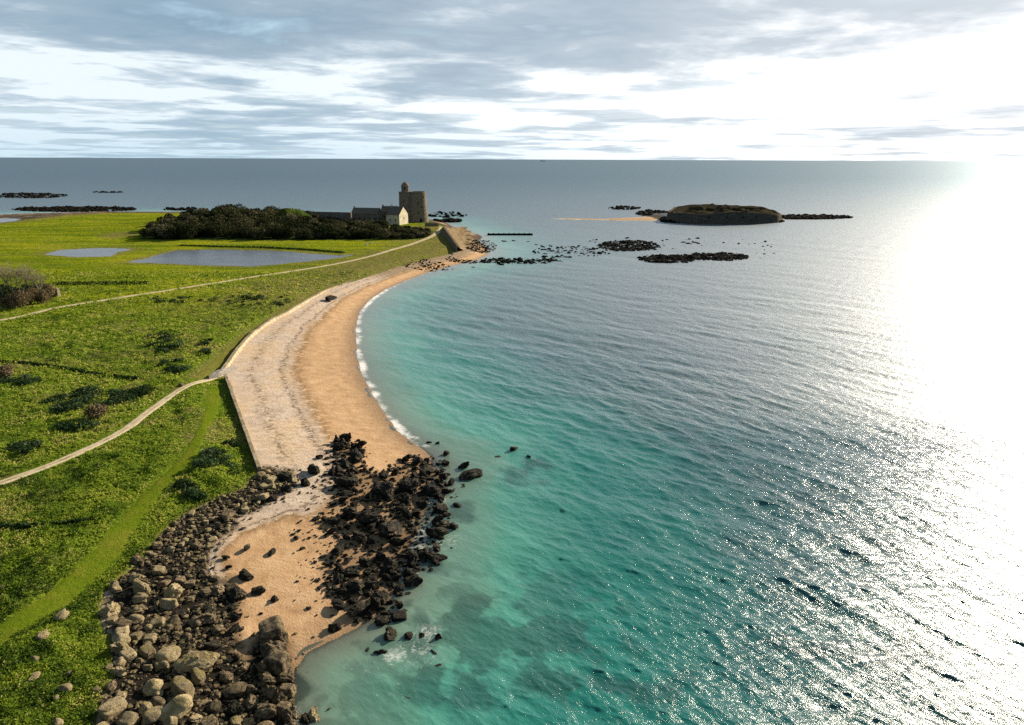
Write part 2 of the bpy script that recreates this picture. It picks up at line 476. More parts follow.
def mat_sea():
    m, t, out = material('sea_water')
    p = t.pos()
    dep = t.attr('depth')                  # metres / 10
    weed = t.attr('weed')
    foam = t.attr('foam')
    # wind chop finer than the modelled waves
    q = t.mapping(p, (1, 1, 1), (0, 0, R(40)))
    q = t.mapping(q, (0.4, 1.0, 1))
    n1 = t.noise(q, 2.3, 7, 0.66, 0.8)
    n2 = t.noise(q, 0.55, 6, 0.62, 0.4)
    h = t.math('ADD', t.math('MULTIPLY', n1, 0.13), t.math('MULTIPLY', n2, 0.17))
    nb = t.new('ShaderNodeBump'); nb.inputs['Distance'].default_value = 1.0
    t.put(nb.inputs['Strength'], t.math('MULTIPLY', 1.0, t.ramp(dep, [(0.0, 0.25), (0.12, 0.85), (0.3, 1.0)])))
    t.put(nb.inputs['Height'], h)
    nor = nb.outputs[0]
    big = t.noise(p, 0.02, 4, 0.6)
    body = t.ramp(dep, [(0.0, (0.44, 0.50, 0.36)), (0.03, (0.28, 0.48, 0.36)), (0.09, (0.11, 0.42, 0.32)), (0.17, (0.018, 0.225, 0.185)),
                        (0.29, (0.006, 0.095, 0.10)), (0.45, (0.003, 0.052, 0.068)), (0.7, (0.002, 0.045, 0.066))])
    body = t.mix(t.ramp(big, [(0.4, 0.0), (0.65, 0.35)]), body, (0.004, 0.06, 0.075))
    body = t.mix(t.math('MULTIPLY', weed, 0.52), body, (0.008, 0.030, 0.032))
    dif = t.new('ShaderNodeBsdfDiffuse'); t.put(dif.inputs['Color'], body)
    soft = t.new('ShaderNodeVectorMath', operation='MULTIPLY_ADD'); t.put(soft.inputs[0], nor); soft.inputs[1].default_value = (.5, .5, .5); soft.inputs[2].default_value = (0, 0, .5)
    nrm = t.new('ShaderNodeVectorMath', operation='NORMALIZE'); t.put(nrm.inputs[0], soft.outputs[0]); t.put(dif.inputs['Normal'], nrm.outputs[0])
    tr = t.new('ShaderNodeBsdfTransparent'); t.put(tr.inputs['Color'], t.ramp(dep, [(0, (0.98, 0.99, 0.97)), (0.15, (0.6, 0.9, 0.8)), (0.4, (0.1, 0.6, 0.5))]))
    mx = t.new('ShaderNodeMixShader')
    t.put(mx.inputs[0], t.ramp(dep, [(0.0, 0.12), (0.03, 0.5), (0.10, 0.82), (0.22, 0.97), (0.3, 1.0)]))
    t.l.new(tr.outputs[0], mx.inputs[1]); t.l.new(dif.outputs[0], mx.inputs[2])
    gl = t.new('ShaderNodeBsdfGlossy'); t.put(gl.inputs['Color'], t.mix(t.attr('far'), (0.78, 0.81, 0.85), (0.46, 0.55, 0.63))); t.put(gl.inputs['Roughness'], t.attr('rough')); t.put(gl.inputs['Normal'], nor)  # gloss colour dims far out, painting in the self-shadowing of the waves
    fr = t.new('ShaderNodeFresnel'); fr.inputs['IOR'].default_value = 1.34; t.put(fr.inputs['Normal'], nor)
    mg = t.new('ShaderNodeMixShader'); t.put(mg.inputs[0], t.math('MINIMUM', t.math('MULTIPLY', fr.outputs[0], 1.55), t.ramp(t.attr('rough'), [(0.20, 0.9), (0.35, 0.7), (0.44, 0.56)]))); t.l.new(mx.outputs[0], mg.inputs[1]); t.l.new(gl.outputs[0], mg.inputs[2])
    fm = t.new('ShaderNodeBsdfDiffuse'); fm.inputs['Color'].default_value = (0.78, 0.79, 0.78, 1)
    fn = t.noise(p, 2.6, 8, 0.8, 1.0)
    ff = t.math('MULTIPLY', t.ramp(t.math('ADD', fn, t.math('SUBTRACT', t.math('MULTIPLY', foam, 0.85), 0.62)), [(0.22, 0), (0.50, 1)]), t.ramp(foam, [(0, 0), (0.12, 1)]))
    mf = t.new('ShaderNodeMixShader'); t.put(mf.inputs[0], ff); t.l.new(mg.outputs[0], mf.inputs[1]); t.l.new(fm.outputs[0], mf.inputs[2])
    t.l.new(mf.outputs[0], out.inputs[0])
    return m


def mat_rock(name, ramp_stops, lichen, lam, rough=0.75, spec=0.3, bump=0.7, strata=0.0):
    m, t, out = material(name)
    v = t.obj(); r = t.rnd()
    off = t.new('ShaderNodeVectorMath', operation='ADD'); t.put(off.inputs[0], v)
    cx = t.new('ShaderNodeCombineXYZ'); t.put(cx.inputs[0], t.math('MULTIPLY', r, 37.0)); t.put(cx.inputs[1], t.math('MULTIPLY', r, 91.0))
    t.l.new(cx.outputs[0], off.inputs[1]); w = off.outputs[0]
    n = t.noise(w, 2.2, 8, 0.7); n2 = t.noise(w, 0.9, 4, 0.6); nf = t.noise(w, 9.0, 5, 0.7)
    c = t.ramp(n, ramp_stops)
    hsv = t.new('ShaderNodeHueSaturation'); t.put(hsv.inputs['Value'], t.math('ADD', 0.62, t.math('MULTIPLY', r, 0.75))); t.put(hsv.inputs['Color'], c)
    c = hsv.outputs[0]
    up = t.new('ShaderNodeSeparateXYZ'); t.put(up.inputs[0], t.new('ShaderNodeNewGeometry').outputs['Normal'])
    lf = t.math('MULTIPLY', t.ramp(n2, [(0.48, 0), (0.62, lam)]), t.ramp(up.outputs[2], [(0.2, 0.15), (0.8, 1.0)]))
    c = t.mix(lf, c, lichen)
    c = t.mix(t.ramp(nf, [(0.28, 0.7), (0.45, 0.0)]), c, (0.02, 0.018, 0.014))
    h = t.math('ADD', t.math('MULTIPLY', n, 0.7), t.math('MULTIPLY', nf, 0.3))
    principled(t, out, c, rough, t.bump(h, 1.0, 0.45), spec * .45)
    return m


def mat_leaf(name, stops, trans=0.35):
    m, t, out = material(name)
    c = t.ramp(t.attr('tone'), stops)
    d = t.new('ShaderNodeBsdfDiffuse'); t.put(d.inputs[0], c)
    tr = t.new('ShaderNodeBsdfTranslucent'); t.put(tr.inputs[0], c)
    mx = t.new('ShaderNodeMixShader'); mx.inputs[0].default_value = trans
    t.l.new(d.outputs[0], mx.inputs[1]); t.l.new(tr.outputs[0], mx.inputs[2]); t.l.new(mx.outputs[0], out.inputs[0])
    return m


def mat_masonry(name, c1, c2, joint, sc=1.2, rough=0.9):
    m, t, out = material(name)
    v = t.obj()
    n = t.noise(v, 0.8, 6, 0.7)
    br = t.vor(t.mapping(v, (1, 1, 1.9)), sc, 'F1', 1)
    sepc = t.new('ShaderNodeSeparateColor'); t.put(sepc.inputs[0], br)
    e = t.vor(t.mapping(v, (1, 1, 1.9)), sc, 'DISTANCE_TO_EDGE', 0)
    c = t.mix(sepc.outputs[0], c1, c2)
    c = t.mix(t.ramp(n, [(0.35, 0.6), (0.6, 0)]), c, tuple(0.45 * k for k in c1))
    c = t.mix(t.ramp(e, [(0.0, 0.8), (0.07, 0)]), c, joint)
    principled(t, out, c, rough, t.bump(t.math('ADD', t.ramp(e, [(0, 0), (0.08, 1)]), n), 0.5, 0.08), 0.0)
    return m


M = {}
M['ground'] = mat_ground(); M['track'] = mat_track(); M['path'] = mat_path(); M['sand'] = mat_sand(); M['sea'] = mat_sea()
M['pale'] = mat_rock('weathered_boulder_stone', [(0.25, (0.06, 0.048, 0.032)), (0.42, (0.25, 0.195, 0.115)), (0.6, (0.42, 0.34, 0.20)), (0.8, (0.55, 0.46, 0.29))], (0.19, 0.16, 0.04), 0.6)
M['brown'] = mat_rock('brown_jointed_rock', [(0.25, (0.014, 0.011, 0.008)), (0.43, (0.06, 0.045, 0.030)), (0.56, (0.22, 0.165, 0.10)), (0.75, (0.42, 0.33, 0.21))], (0.12, 0.11, 0.045), 0.4)
M['black'] = mat_rock('weed_covered_black_rock', [(0.25, (0.008, 0.008, 0.008)), (0.5, (0.020, 0.018, 0.015)), (0.58, (0.05, 0.04, 0.027)), (0.72, (0.26, 0.20, 0.13))], (0.030, 0.036, 0.015), 0.5, 0.75, 0.22)
M['reef'] = mat_rock('reef_rock_stone', [(0.25, (0.010, 0.009, 0.008)), (0.5, (0.017, 0.015, 0.012)), (0.75, (0.034, 0.028, 0.021))], (0.03, 0.028, 0.015), 0.4, 0.9, 0.03)
M['greywall'] = mat_masonry('grey_rampart_stone', (0.16, 0.14, 0.12), (0.25, 0.225, 0.19), (0.08, 0.07, 0.06), 0.9)
M['tower'] = mat_masonry('tower_masonry', (0.20, 0.165, 0.125), (0.30, 0.25, 0.19), (0.13, 0.11, 0.085), 1.1)
M['fort'] = mat_masonry('fort_masonry', (0.11, 0.093, 0.075), (0.19, 0.16, 0.125), (0.05, 0.044, 0.036), 0.7)
M['seawall'] = mat_masonry('pale_sea_wall_stone', (0.42, 0.35, 0.235), (0.58, 0.50, 0.355), (0.22, 0.18, 0.12), 1.0)
M['apron'] = mat_masonry('sloping_apron_stone', (0.17, 0.135, 0.09), (0.25, 0.2, 0.14), (0.08, 0.07, 0.05), 1.3)
M['wallbrown'] = mat_masonry('brown_wall_stone', (0.24, 0.19, 0.12), (0.36, 0.29, 0.19), (0.12, 0.1, 0.07), 1.6)
M['white'] = simple('lime_render', (0.42, 0.36, 0.25), (0.74, 0.68, 0.52), 0.5)
M['slate'] = simple('slate_roof', (0.11, 0.095, 0.075), (0.20, 0.17, 0.13), 1.5)
M['dark'] = simple('dark_opening', (0.01, 0.01, 0.01), (0.02, 0.02, 0.02), 2)
M['bark'] = simple('grey_bark', (0.12, 0.10, 0.075), (0.26, 0.22, 0.16), 4)
M['cap'] = simple('wall_coping', (0.16, 0.13, 0.08), (0.42, 0.36, 0.25), 0.9)
M['fleece'] = simple('sheep_fleece', (0.6, 0.57, 0.48), (0.75, 0.72, 0.62), 6)
M['steel'] = simple('grey_ship_paint', (0.05, 0.06, 0.07), (0.09, 0.1, 0.11), 0.05)
M['herb'] = mat_leaf('rough_herbage_leaves', [(0.0, (0.055, 0.095, 0.018)), (0.25, (0.14, 0.215, 0.025)), (0.5, (0.25, 0.325, 0.035)), (0.8, (0.38, 0.41, 0.07)), (1.0, (0.46, 0.42, 0.14))], 0.5)
M['brownleaf'] = mat_leaf('winter_scrub_twigs', [(0.0, (0.008, 0.013, 0.007)), (0.35, (0.020, 0.028, 0.012)), (0.55, (0.055, 0.06, 0.026)), (0.8, (0.11, 0.10, 0.055)), (1.0, (0.20, 0.17, 0.11))], 0.15)
M['bushleaf'] = mat_leaf('tan_bush_twigs', [(0.0, (0.07, 0.055, 0.03)), (0.5, (0.17, 0.13, 0.075)), (1.0, (0.28, 0.22, 0.13))], 0.2)
M['bramble'] = mat_leaf('bramble_leaves', [(0.0, (0.010, 0.022, 0.009)), (0.5, (0.045, 0.08, 0.03)), (1.0, (0.12, 0.165, 0.085))], 0.25)
M['kelp'] = simple('dried_seaweed', (0.03, 0.022, 0.015), (0.09, 0.065, 0.04), 5)


def mat_pond():
    m, t, out = material('pond_water')
    p = t.pos()
    n = t.noise(p, 1.2, 4)
    pr = principled(t, out, t.ramp(t.noise(p, 0.08, 3), [(0.3, (0.05, 0.05, 0.055)), (0.7, (0.10, 0.10, 0.11))]), 0.22, t.bump(n, 0.2, 0.15), 0.22)
    return m


M['pond'] = mat_pond()

# ------------------------------------------------------------------ fan grids
def fan(t0, t1, nt, tans):
    y = CAM_H / tans
    t = np.linspace(t0, t1, nt)
    Y, T = np.meshgrid(y, t, indexing='ij')
    return Y * T, Y


def quads(nr, nc):
    i = np.arange(nr * nc).reshape(nr, nc)
    return np.stack([i[:-1, :-1], i[1:, :-1], i[1:, 1:], i[:-1, 1:]], -1).reshape(-1, 4)


def compact(V, F, A):
    used = np.zeros(len(V), bool); used[F.ravel()] = True
    idx = np.cumsum(used) - 1
    return V[used], idx[F], {k: a[used] for k, a in A.items()}


# ---- wave field: several octave bands of a wind sea, each a seamless tile
def wave_tile(N, Lm, lmin, lmax, seed, wdir, spread):
    r = np.random.default_rng(seed)
    k1 = np.fft.fftfreq(N, Lm / N) * 2 * math.pi
    KX, KY = np.meshgrid(k1, k1, indexing='ij')
    K = np.hypot(KX, KY); K[0, 0] = 1
    lam = 2 * math.pi / K
    win = np.exp(-(np.log(lam / math.sqrt(lmin * lmax)) / (0.55 * math.log(lmax / lmin))) ** 2 * 1.2)
    cosd = (KX * math.sin(wdir) + KY * math.cos(wdir)) / K
    A = K ** -1.9 * win * (np.abs(cosd) ** spread + 0.02) * (cosd > 0)
    H = A * (r.normal(size=K.shape) + 1j * r.normal(size=K.shape)); H[0, 0] = 0
    h = np.fft.ifft2(H).real
    sx, sy = np.fft.ifft2(1j * KX * H).real, np.fft.ifft2(1j * KY * H).real
    s = math.sqrt((sx ** 2 + sy ** 2).mean())
    dx, dy = np.fft.ifft2(1j * KX / K * H).real, np.fft.ifft2(1j * KY / K * H).real
    return h / s, dx / s, dy / s, Lm


def tsample(T, Lm, x, y):
    N = T.shape[0]
    fx, fy = (x / Lm * N) % N, (y / Lm * N) % N
    ix, iy = np.floor(fx).astype(int) % N, np.floor(fy).astype(int) % N
    fx, fy = fx - np.floor(fx), fy - np.floor(fy)
    jx, jy = (ix + 1) % N, (iy + 1) % N
    return (T[ix, iy] * (1 - fx) + T[jx, iy] * fx) * (1 - fy) + (T[ix, jy] * (1 - fx) + T[jx, jy] * fx) * fy


SUN_AZ = R(45.0); SUN_EL = R(21.0)
BANDS = [(512, 61.0, 0.45, 1.1, 0.10, 2.0), (512, 97.0, 1.1, 2.6, 0.095, 3.5), (512, 173.0, 2.4, 6.0, 0.055, 5.0), (512, 331.0, 6.0, 15.0, 0.028, 6.0), (512, 900.0, 15.0, 45.0, 0.008, 8.0)]

tans = np.concatenate([[0.0005, 0.0008, 0.0012], np.linspace(0.0018, 1.9, 1080)])
X, Y = fan(-1.05, 1.1, 1300, tans)
nr, nc = X.shape
X = X.ravel(); Y = Y.ravel()
dW = sdist(W, X, Y)
dLs = sdist(L, X, Y)
zb = beach_h(X, Y, dW, dLs)
depth = np.maximum(-zb, 0)
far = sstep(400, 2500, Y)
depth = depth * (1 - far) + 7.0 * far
amp = np.clip(depth / 1.4, 0.06, 1.0) * (dW < 0) + 0.03
space = np.maximum(Y * Y / (CAM_H * 721) * 1.2, Y / 600 * 1.0)
# sheltered water lies calmer: long streaks
gust = 0.75 + 0.5 * fbm(X / 60 + Y / 90, Y / 140 - X / 200, 71, 3)
Z = np.zeros_like(X); DX = np.zeros_like(X); DY = np.zeros_like(X)
lost = np.zeros_like(X)
for bi, (N, Lm, l0, l1, sl, spd) in enumerate(BANDS):
    h, dx, dy, _ = wave_tile(N, Lm, l0, l1, 100 + bi, R(38 + (bi % 3 - 1) * 9), spd)
    w = sstep(1.6, 3.5, l1 / space) * amp * gust
    lost += (sl * (1 - sstep(1.6, 3.5, l1 / space))) ** 2
    rot = 0.13 * bi
    xs, ys = X, Y
    Z += sl * w * tsample(h, Lm, xs, ys)
    DX += sl * w * tsample(dx, Lm, xs, ys)
    DY += sl * w * tsample(dy, Lm, xs, ys)
V = np.stack([X + 0.9 * DX, Y + 0.9 * DY, Z], -1)
rough = np.clip((1.4 * lost + 0.00015) ** 0.25, 0.20, 0.62)
# foam: swash along the open beach, broken water round the rocks
sw = (sstep(-2.6 - 1.6 * fbm(X / 5, Y / 5, 67, 3), -0.2, dW) ** 1.6 * sstep(0.9, 0.1, dW))
b0 = at(430, 272)[1]; b1 = at(430, 452)[1]
along = sstep(b1 - 3, b1 + 6, Y) * sstep(b0 + 30, b0 - 25, Y) * (X < 5)
wig = 1.6 * (fbm(X / 9, Y / 9, 88, 3) - 0.5)
line2 = np.exp(-((dW + 4.2 + wig * 2) / 0.7) ** 2) * 0.28 * along
rocky = np.zeros_like(X)
for px, py, rr, a in [(440, 540, 6, .6), (500, 462, 6, .55), (478, 482, 5, .5), (420, 650, 5.5, .6), (400, 690, 5, .5), (370, 665, 4, .5), (450, 600, 5, .35), (410, 575, 3, .6), (300, 715, 3, .4), (530, 468, 4, .4), (428, 632, 2.5, .75), (440, 500, 3, .6), (395, 655, 2, .8)]:
    cx, cy = at(px, py)
    rocky = np.maximum(rocky, a * np.exp(-((X - cx) ** 2 + (Y - cy) ** 2) / rr ** 2))
foam = np.clip(sw * (0.14 + 0.46 * along) * (0.35 + 1.3 * fbm(X / 1.6, Y / 1.6, 66, 3)) * (0.55 + 0.9 * fbm(X / 9, Y / 9, 69, 2)) * (dW < 1.2) * (Y < 420) + line2 + rocky * 0.66 + 0.5 * sstep(-4, 0, dW) * (Y > 430) * (X < -60), 0, 1)
wd = weed_mask(X, Y) * (dW < 0)
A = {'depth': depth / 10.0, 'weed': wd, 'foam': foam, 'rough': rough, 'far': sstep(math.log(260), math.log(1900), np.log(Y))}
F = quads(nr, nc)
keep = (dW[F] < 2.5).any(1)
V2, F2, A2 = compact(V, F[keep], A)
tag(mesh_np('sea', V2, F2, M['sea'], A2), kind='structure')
del V, Z, DX, DY

# ---- beach and sea bed, one sheet under the grassland and the near sea
tb = np.concatenate([np.linspace(CAM_H / 900.0, 0.32, 420)[:-1], np.linspace(0.32, 1.9, 560)])
X, Y = fan(-1.3, 1.15, 1050, tb)
nr, nc = X.shape
X = X.ravel(); Y = Y.ravel()
dW = sdist(W, X, Y); dLs = sdist(L, X, Y)
zb = beach_h(X, Y, dW, dLs)
isl = [at(a, b, 0) for a, b in [(652, 219.5), (668, 221), (700, 223.5), (740, 223.5), (775, 222.8), (784, 221), (786, 218.5), (780, 216.5), (720, 213), (668, 213.5), (640, 214.5)]]
dI = sdist(isl, X, Y)
zb = np.maximum(zb, np.where(dI > -8, np.clip(dI * 0.14, -2, 1.3), -99))
SPIT = [at(a, b, 0) for a, b in [(545, 218.6), (580, 219.8), (620, 220.6), (655, 220.8), (668, 219.5), (662, 216.5), (640, 217.2), (600, 219.0), (570, 218.4)]]
dS = sdist(SPIT, X, Y)
zb = np.maximum(zb, np.where(dS > -6, np.clip(dS * 0.10, -2, 0.9), -99))
u = np.clip(dW / (np.maximum(dW, 0) + np.maximum(-dLs, 0) + 1e-6), 0, 1)
u = np.where(dS > 0, 0.3, u)
# the wide sandy cove between the rocks is damp orange sand too
cov = [at(a, b, 1) for a, b in [(255, 600), (225, 560), (240, 540), (290, 520), (330, 540), (330, 600), (350, 640), (300, 660), (270, 625)]]
dc = sdist(cov, X, Y)
u = np.where(dW > 0, u * (1 - sstep(-3, 2, dc)) + sstep(-3, 2, dc) * np.minimum(u, 0.33), u)
rub_shade = np.maximum(sstep(-0.8, 0.8, sdist(BOULD, X, Y) + 2.0 * (fbm(X / 2, Y / 2, 55, 3) - .5)), 0.5 * sstep(-0.5, 1.2, sdist(HEAP, X, Y) + 2.5 * (fbm(X / 2.5, Y / 2.5, 56, 3) - .62)))  # dark pebble ground, with the shade of the boulder gaps put into its colour
rub_shade = np.maximum(rub_shade, sstep(0, 3, dI))
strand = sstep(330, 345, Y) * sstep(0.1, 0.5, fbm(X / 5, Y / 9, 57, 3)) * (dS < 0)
rub_shade = np.maximum(rub_shade, strand * 0.85 * (X < 0) * np.where((X > at(466, 250)[0]) & (Y < at(470, 244)[1]), 0.2, 1))
wd = weed_mask(X, Y) * (dW < 0) * (dS < 0)
shing = sstep(at(335, 286)[1], at(365, 277)[1], Y) * sstep(0.45, 0.62, u + .25 * (fbm(X / 4, Y / 4, 58, 3) - .5)) * (dS < 0)
A = {'u': u, 'depth': np.maximum(-zb, 0), 'rubble': rub_shade, 'weed': wd, 'shingle': shing}
F = quads(nr, nc)
keep = (dLs[F] < 4).any(1)
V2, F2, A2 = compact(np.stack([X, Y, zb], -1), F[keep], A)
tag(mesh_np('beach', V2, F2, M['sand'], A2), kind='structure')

# ---- grassland
tg = np.concatenate([np.linspace(CAM_H / 900.0, 0.30, 330)[:-1], np.linspace(0.30, 1.9, 800)])
X, Y = fan(-1.35, 0.02, 1000, tg)
nr, nc = X.shape
X = X.ravel(); Y = Y.ravel()
zg = ground_h(X, Y)
dLs = sdist(L, X, Y)
lush = np.clip(sstep(150, 210, Y + 40 * (fbm(X / 40, Y / 40, 77, 3) - .5)), 0, 1)
lush = lush * (1 - 0.75 * sstep(22, 6, sdist(L, X, Y)) * (X > -150))
dry = sstep(0.52, 0.68, fbm(X / 9, Y / 9, 33, 4)) * 0.7 * (1 - 0.7 * lush)
dry = np.maximum(dry, sstep(3.2, 1.4, ldist(STRIP, X, Y)) * 0.75 * (Y > 122))
dry = np.maximum(dry, sstep(46, 12, dLs + 30 * (fbm(X / 7, Y / 7, 36, 4) - .5)) * 0.95 * sstep(160, 200, Y) * (X > -120) * (Y < 425))
dry = np.maximum(dry, sstep(1.4, 0.2, dLs) * 0.8)
dp = np.zeros_like(X)
for P in PONDS: dp = np.maximum(dp, sstep(-6, -0.5, sdist(P, X, Y)))
dry = np.maximum(dry, dp * 0.8)
dry = np.maximum(dry, 0.9 * sstep(30, 12, dLs) * (Y > 420) * (X < at(20, 213)[0] + 90))
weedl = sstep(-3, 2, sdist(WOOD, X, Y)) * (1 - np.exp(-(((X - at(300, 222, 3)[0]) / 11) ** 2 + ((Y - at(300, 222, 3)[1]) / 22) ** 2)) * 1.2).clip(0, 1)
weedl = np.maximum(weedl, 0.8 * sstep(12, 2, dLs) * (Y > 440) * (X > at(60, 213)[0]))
for (a, b, w_, h_, k_) in [(185, 335, 28, 10, .8), (215, 325, 30, 14, .7), (265, 300, 40, 8, .75), (300, 290, 50, 6, .6), (360, 268, 50, 6, .7), (330, 272, 70, 5, .5), (415, 252, 30, 6, .6), (150, 345, 30, 6, .4), (60, 246, 60, 3, .3)]:
    c_ = at(a, b, 3); w1 = at(a + w_, b, 3); h1 = at(a, b - h_, 3)
    dry = np.maximum(dry, k_ * np.exp(-(((X - c_[0]) / (w1[0] - c_[0])) ** 2 + ((Y - c_[1]) / (h1[1] - c_[1])) ** 2)) * sstep(.35, .6, fbm(X / 5, Y / 5, 34, 4)))
A = {'lush': lush, 'dry': dry, 'weed': weedl}
F = quads(nr, nc)
keep = (dLs[F] > -1.8).any(1)
V2, F2, A2 = compact(np.stack([X, Y, zg], -1), F[keep], A)
tag(mesh_np('grassland', V2, F2, M['ground'], A2), kind='structure')

# open land behind and beside the view, low detail, below the sheets above
for nm, pts, mt, z in [('land', [(-1500, -60), (-40, -60), (-29.5, 18), (-300, 235), (-1500, 235)], M['track'], 1.2)]:
    pass


def ribbon(name, P, width, mat, off=0.035, seg=6, jit=0.25, seed=1, dryf=None):
    P = np.array(P, float)
    # resample
    d = np.concatenate([[0], np.cumsum(np.hypot(*np.diff(P, axis=0).T))])
    n = max(8, int(d[-1] / 0.7))
    s = np.linspace(0, d[-1], n)
    C = np.stack([np.interp(s, d, P[:, 0]), np.interp(s, d, P[:, 1])], -1)
    T = np.gradient(C, axis=0); T /= np.linalg.norm(T, axis=1)[:, None]
    Nn = np.stack([-T[:, 1], T[:, 0]], -1)
    wl = width(s / d[-1]) if callable(width) else np.full(n, width)
    a = np.linspace(-0.5, 0.5, seg + 1)
    jl = 1 + jit * (fbm(s / 1.6, s * 0 + 3, seed, 3) - 0.5) * 2
    jr = 1 + jit * (fbm(s / 1.6, s * 0 + 9, seed + 1, 3) - 0.5) * 2
    A_ = np.where(a[None, :] < 0, a[None, :] * (wl * jl)[:, None], a[None, :] * (wl * jr)[:, None])
    XX = C[:, 0:1] + Nn[:, 0:1] * A_; YY = C[:, 1:2] + Nn[:, 1:2] * A_
    x, y = XX.ravel(), YY.ravel()
    z = ground_h(x, y, True)
    z2 = ground_h(x, y, False)
    z = np.maximum(z, z2) + off
    z = z - 0.16 * (np.tile(np.abs(a), n) > 0.45)
    o = mesh_np(name, np.stack([x, y, z], -1), quads(n, seg + 1), mat,
                {'across': np.tile(a + 0.5, n), 'dry': np.full(len(x), dryf or 0.0)})
    return tag(o, kind='structure')


ribbon('path', PATH1, lambda s: np.interp(s, [0, .6, .8, 1], [2.1, 2.0, 1.7, 2.0]), M['path'], jit=0.18)
ribbon('path', PATH2, lambda s: np.interp(s, [0, .5, 1], [2.5, 2.8, 4.0]), M['path'], jit=0.12, seed=5)
ribbon('grass_track', TRACK, lambda s: np.interp(s, [0, .3, .45, .7, .9, 1], [3.9, 3.5, 2.4, 2.1, 2.8, 2.6]), M['track'], off=0.02, jit=0.45, seed=9)
ribbon('dune_grass_strip', STRIP, lambda s: np.interp(s, [0, .1, .5, 1], [2.0, 3.6, 4.0, 3.0]), M['track'], off=0.02, jit=0.3, seed=13, dryf=0.7)

for P in PONDS + [POND_D]:
    C = np.array(smooth_line(P + [P[0]], 6)[:-1])
    # outline grown a little; the bank around it closes the shape
    cen = C.mean(0); C = cen + (C - cen) * 1.04
    C = np.array(smooth_line([tuple(q) for q in C] + [tuple(C[0])], 4)[:-1])
    C = C + np.stack([fbm(C[:, 0] / 3, C[:, 1] / 3, 81, 3) - .5, fbm(C[:, 0] / 3, C[:, 1] / 3, 82, 3) - .5], -1) * 4
    zp = 2.93 if P is not POND_D else 2.0
    V = [(a, b, zp) for a, b in C]
    if P is POND_D:
        V = [(a, b, 3.25) for a, b, c in V]
    o = mesh_py('pond', V, [tuple(range(len(C)))], M['pond'])
    tag(o, kind='structure')


# ------------------------------------------------------------------ rocks
def ico(sub):
    import bmesh
    bm = bmesh.new(); bmesh.ops.create_icosphere(bm, subdivisions=sub, radius=1.0)
    V = np.array([v.co[:] for v in bm.verts]); F = np.array([[v.index for v in f.verts] for f in bm.faces])
    bm.free(); return V, F


def n3(V, s, seed):
    return (vnoise(V[:, 0] * s + V[:, 2] * 1.7 * s, V[:, 1] * s - V[:, 2] * 1.3 * s, seed) - .5) + 0.5 * (vnoise(V[:, 1] * 2 * s + 5, V[:, 2] * 2 * s + V[:, 0] * s, seed + 3) - .5)


def rock_shape(kind, seed, sub=4):
    r = np.random.default_rng(seed)
    V, F = ico(sub); V = V.copy()
    if kind == 'angular':
        for _ in range(13):
            n = r.normal(size=3); n /= np.linalg.norm(n); d = r.uniform(0.48, 0.88)
            e = V @ n - d; V -= np.where(e > 0, e, 0)[:, None] * n * 0.96
        V *= (1 + 0.45 * n3(V, 1.8, seed))[:, None]
        V *= (1 + 0.26 * n3(V, 4.5, seed + 9))[:, None]
        V *= np.array([1.0, r.uniform(0.6, 0.9), r.uniform(0.5, 0.75)])
    elif kind == 'rounded':
        for _ in range(4):
            n = r.normal(size=3); n /= np.linalg.norm(n); d = r.uniform(0.65, 0.85)
            e = V @ n - d; V -= np.where(e > 0, e, 0)[:, None] * n * 0.7
        V *= (1 + 0.30 * n3(V, 1.0, seed))[:, None]
        V *= (1 + 0.06 * n3(V, 5, seed + 9))[:, None]
        V *= np.array([1.0, r.uniform(0.65, 0.9), r.uniform(0.55, 0.75)])
    elif kind == 'block':
        p = 5.0
        V = np.sign(V) * np.abs(V) ** 0.5
        V /= (np.abs(V) ** p).sum(1)[:, None] ** (1 / p)
        V *= (1 + 0.20 * n3(V, 1.1, seed))[:, None]
        crack = np.abs(((V[:, 2] * 2.2 + 0.3 * V[:, 0]) % 1) - 0.5)
        V[:, :2] *= (1 - 0.10 * (crack < 0.09))[:, None]
        V *= np.array([0.9, r.uniform(0.55, 0.8), r.uniform(0.45, 0.65)])
    elif kind == 'slab':
        for _ in range(9):
            n = r.normal(size=3) * (1, 1, .5); n /= np.linalg.norm(n); d = r.uniform(0.5, 0.85)
            e = V @ n - d; V -= np.where(e > 0, e, 0)[:, None] * n * 0.95
        V *= (1 + 0.25 * n3(V, 1.5, seed))[:, None]
        V *= (1 + 0.10 * n3(V, 5, seed + 9))[:, None]
        V[:, 2] = np.where(V[:, 2] > 0, np.floor(V[:, 2] * 4 + 0.4) / 4 * 0.5 + V[:, 2] * 0.5, V[:, 2])
        V *= np.array([1.0, r.uniform(0.45, 0.7), 0.36])
    elif kind == 'spike':
        for _ in range(10):
            n = r.normal(size=3); n /= np.linalg.norm(n); d = r.uniform(0.4, 0.8)
            e = V @ n - d; V -= np.where(e > 0, e, 0)[:, None] * n * 0.97
        V *= (1 + 0.4 * n3(V, 1.8, seed))[:, None]
        V *= (1 + 0.25 * n3(V, 5, seed + 4))[:, None]
        V *= np.array([0.8, 0.6, 1.0])
        V[:, 0] += 0.35 * V[:, 2]
    m = np.abs(V[:, :2]).max(); V /= m
    return V, F


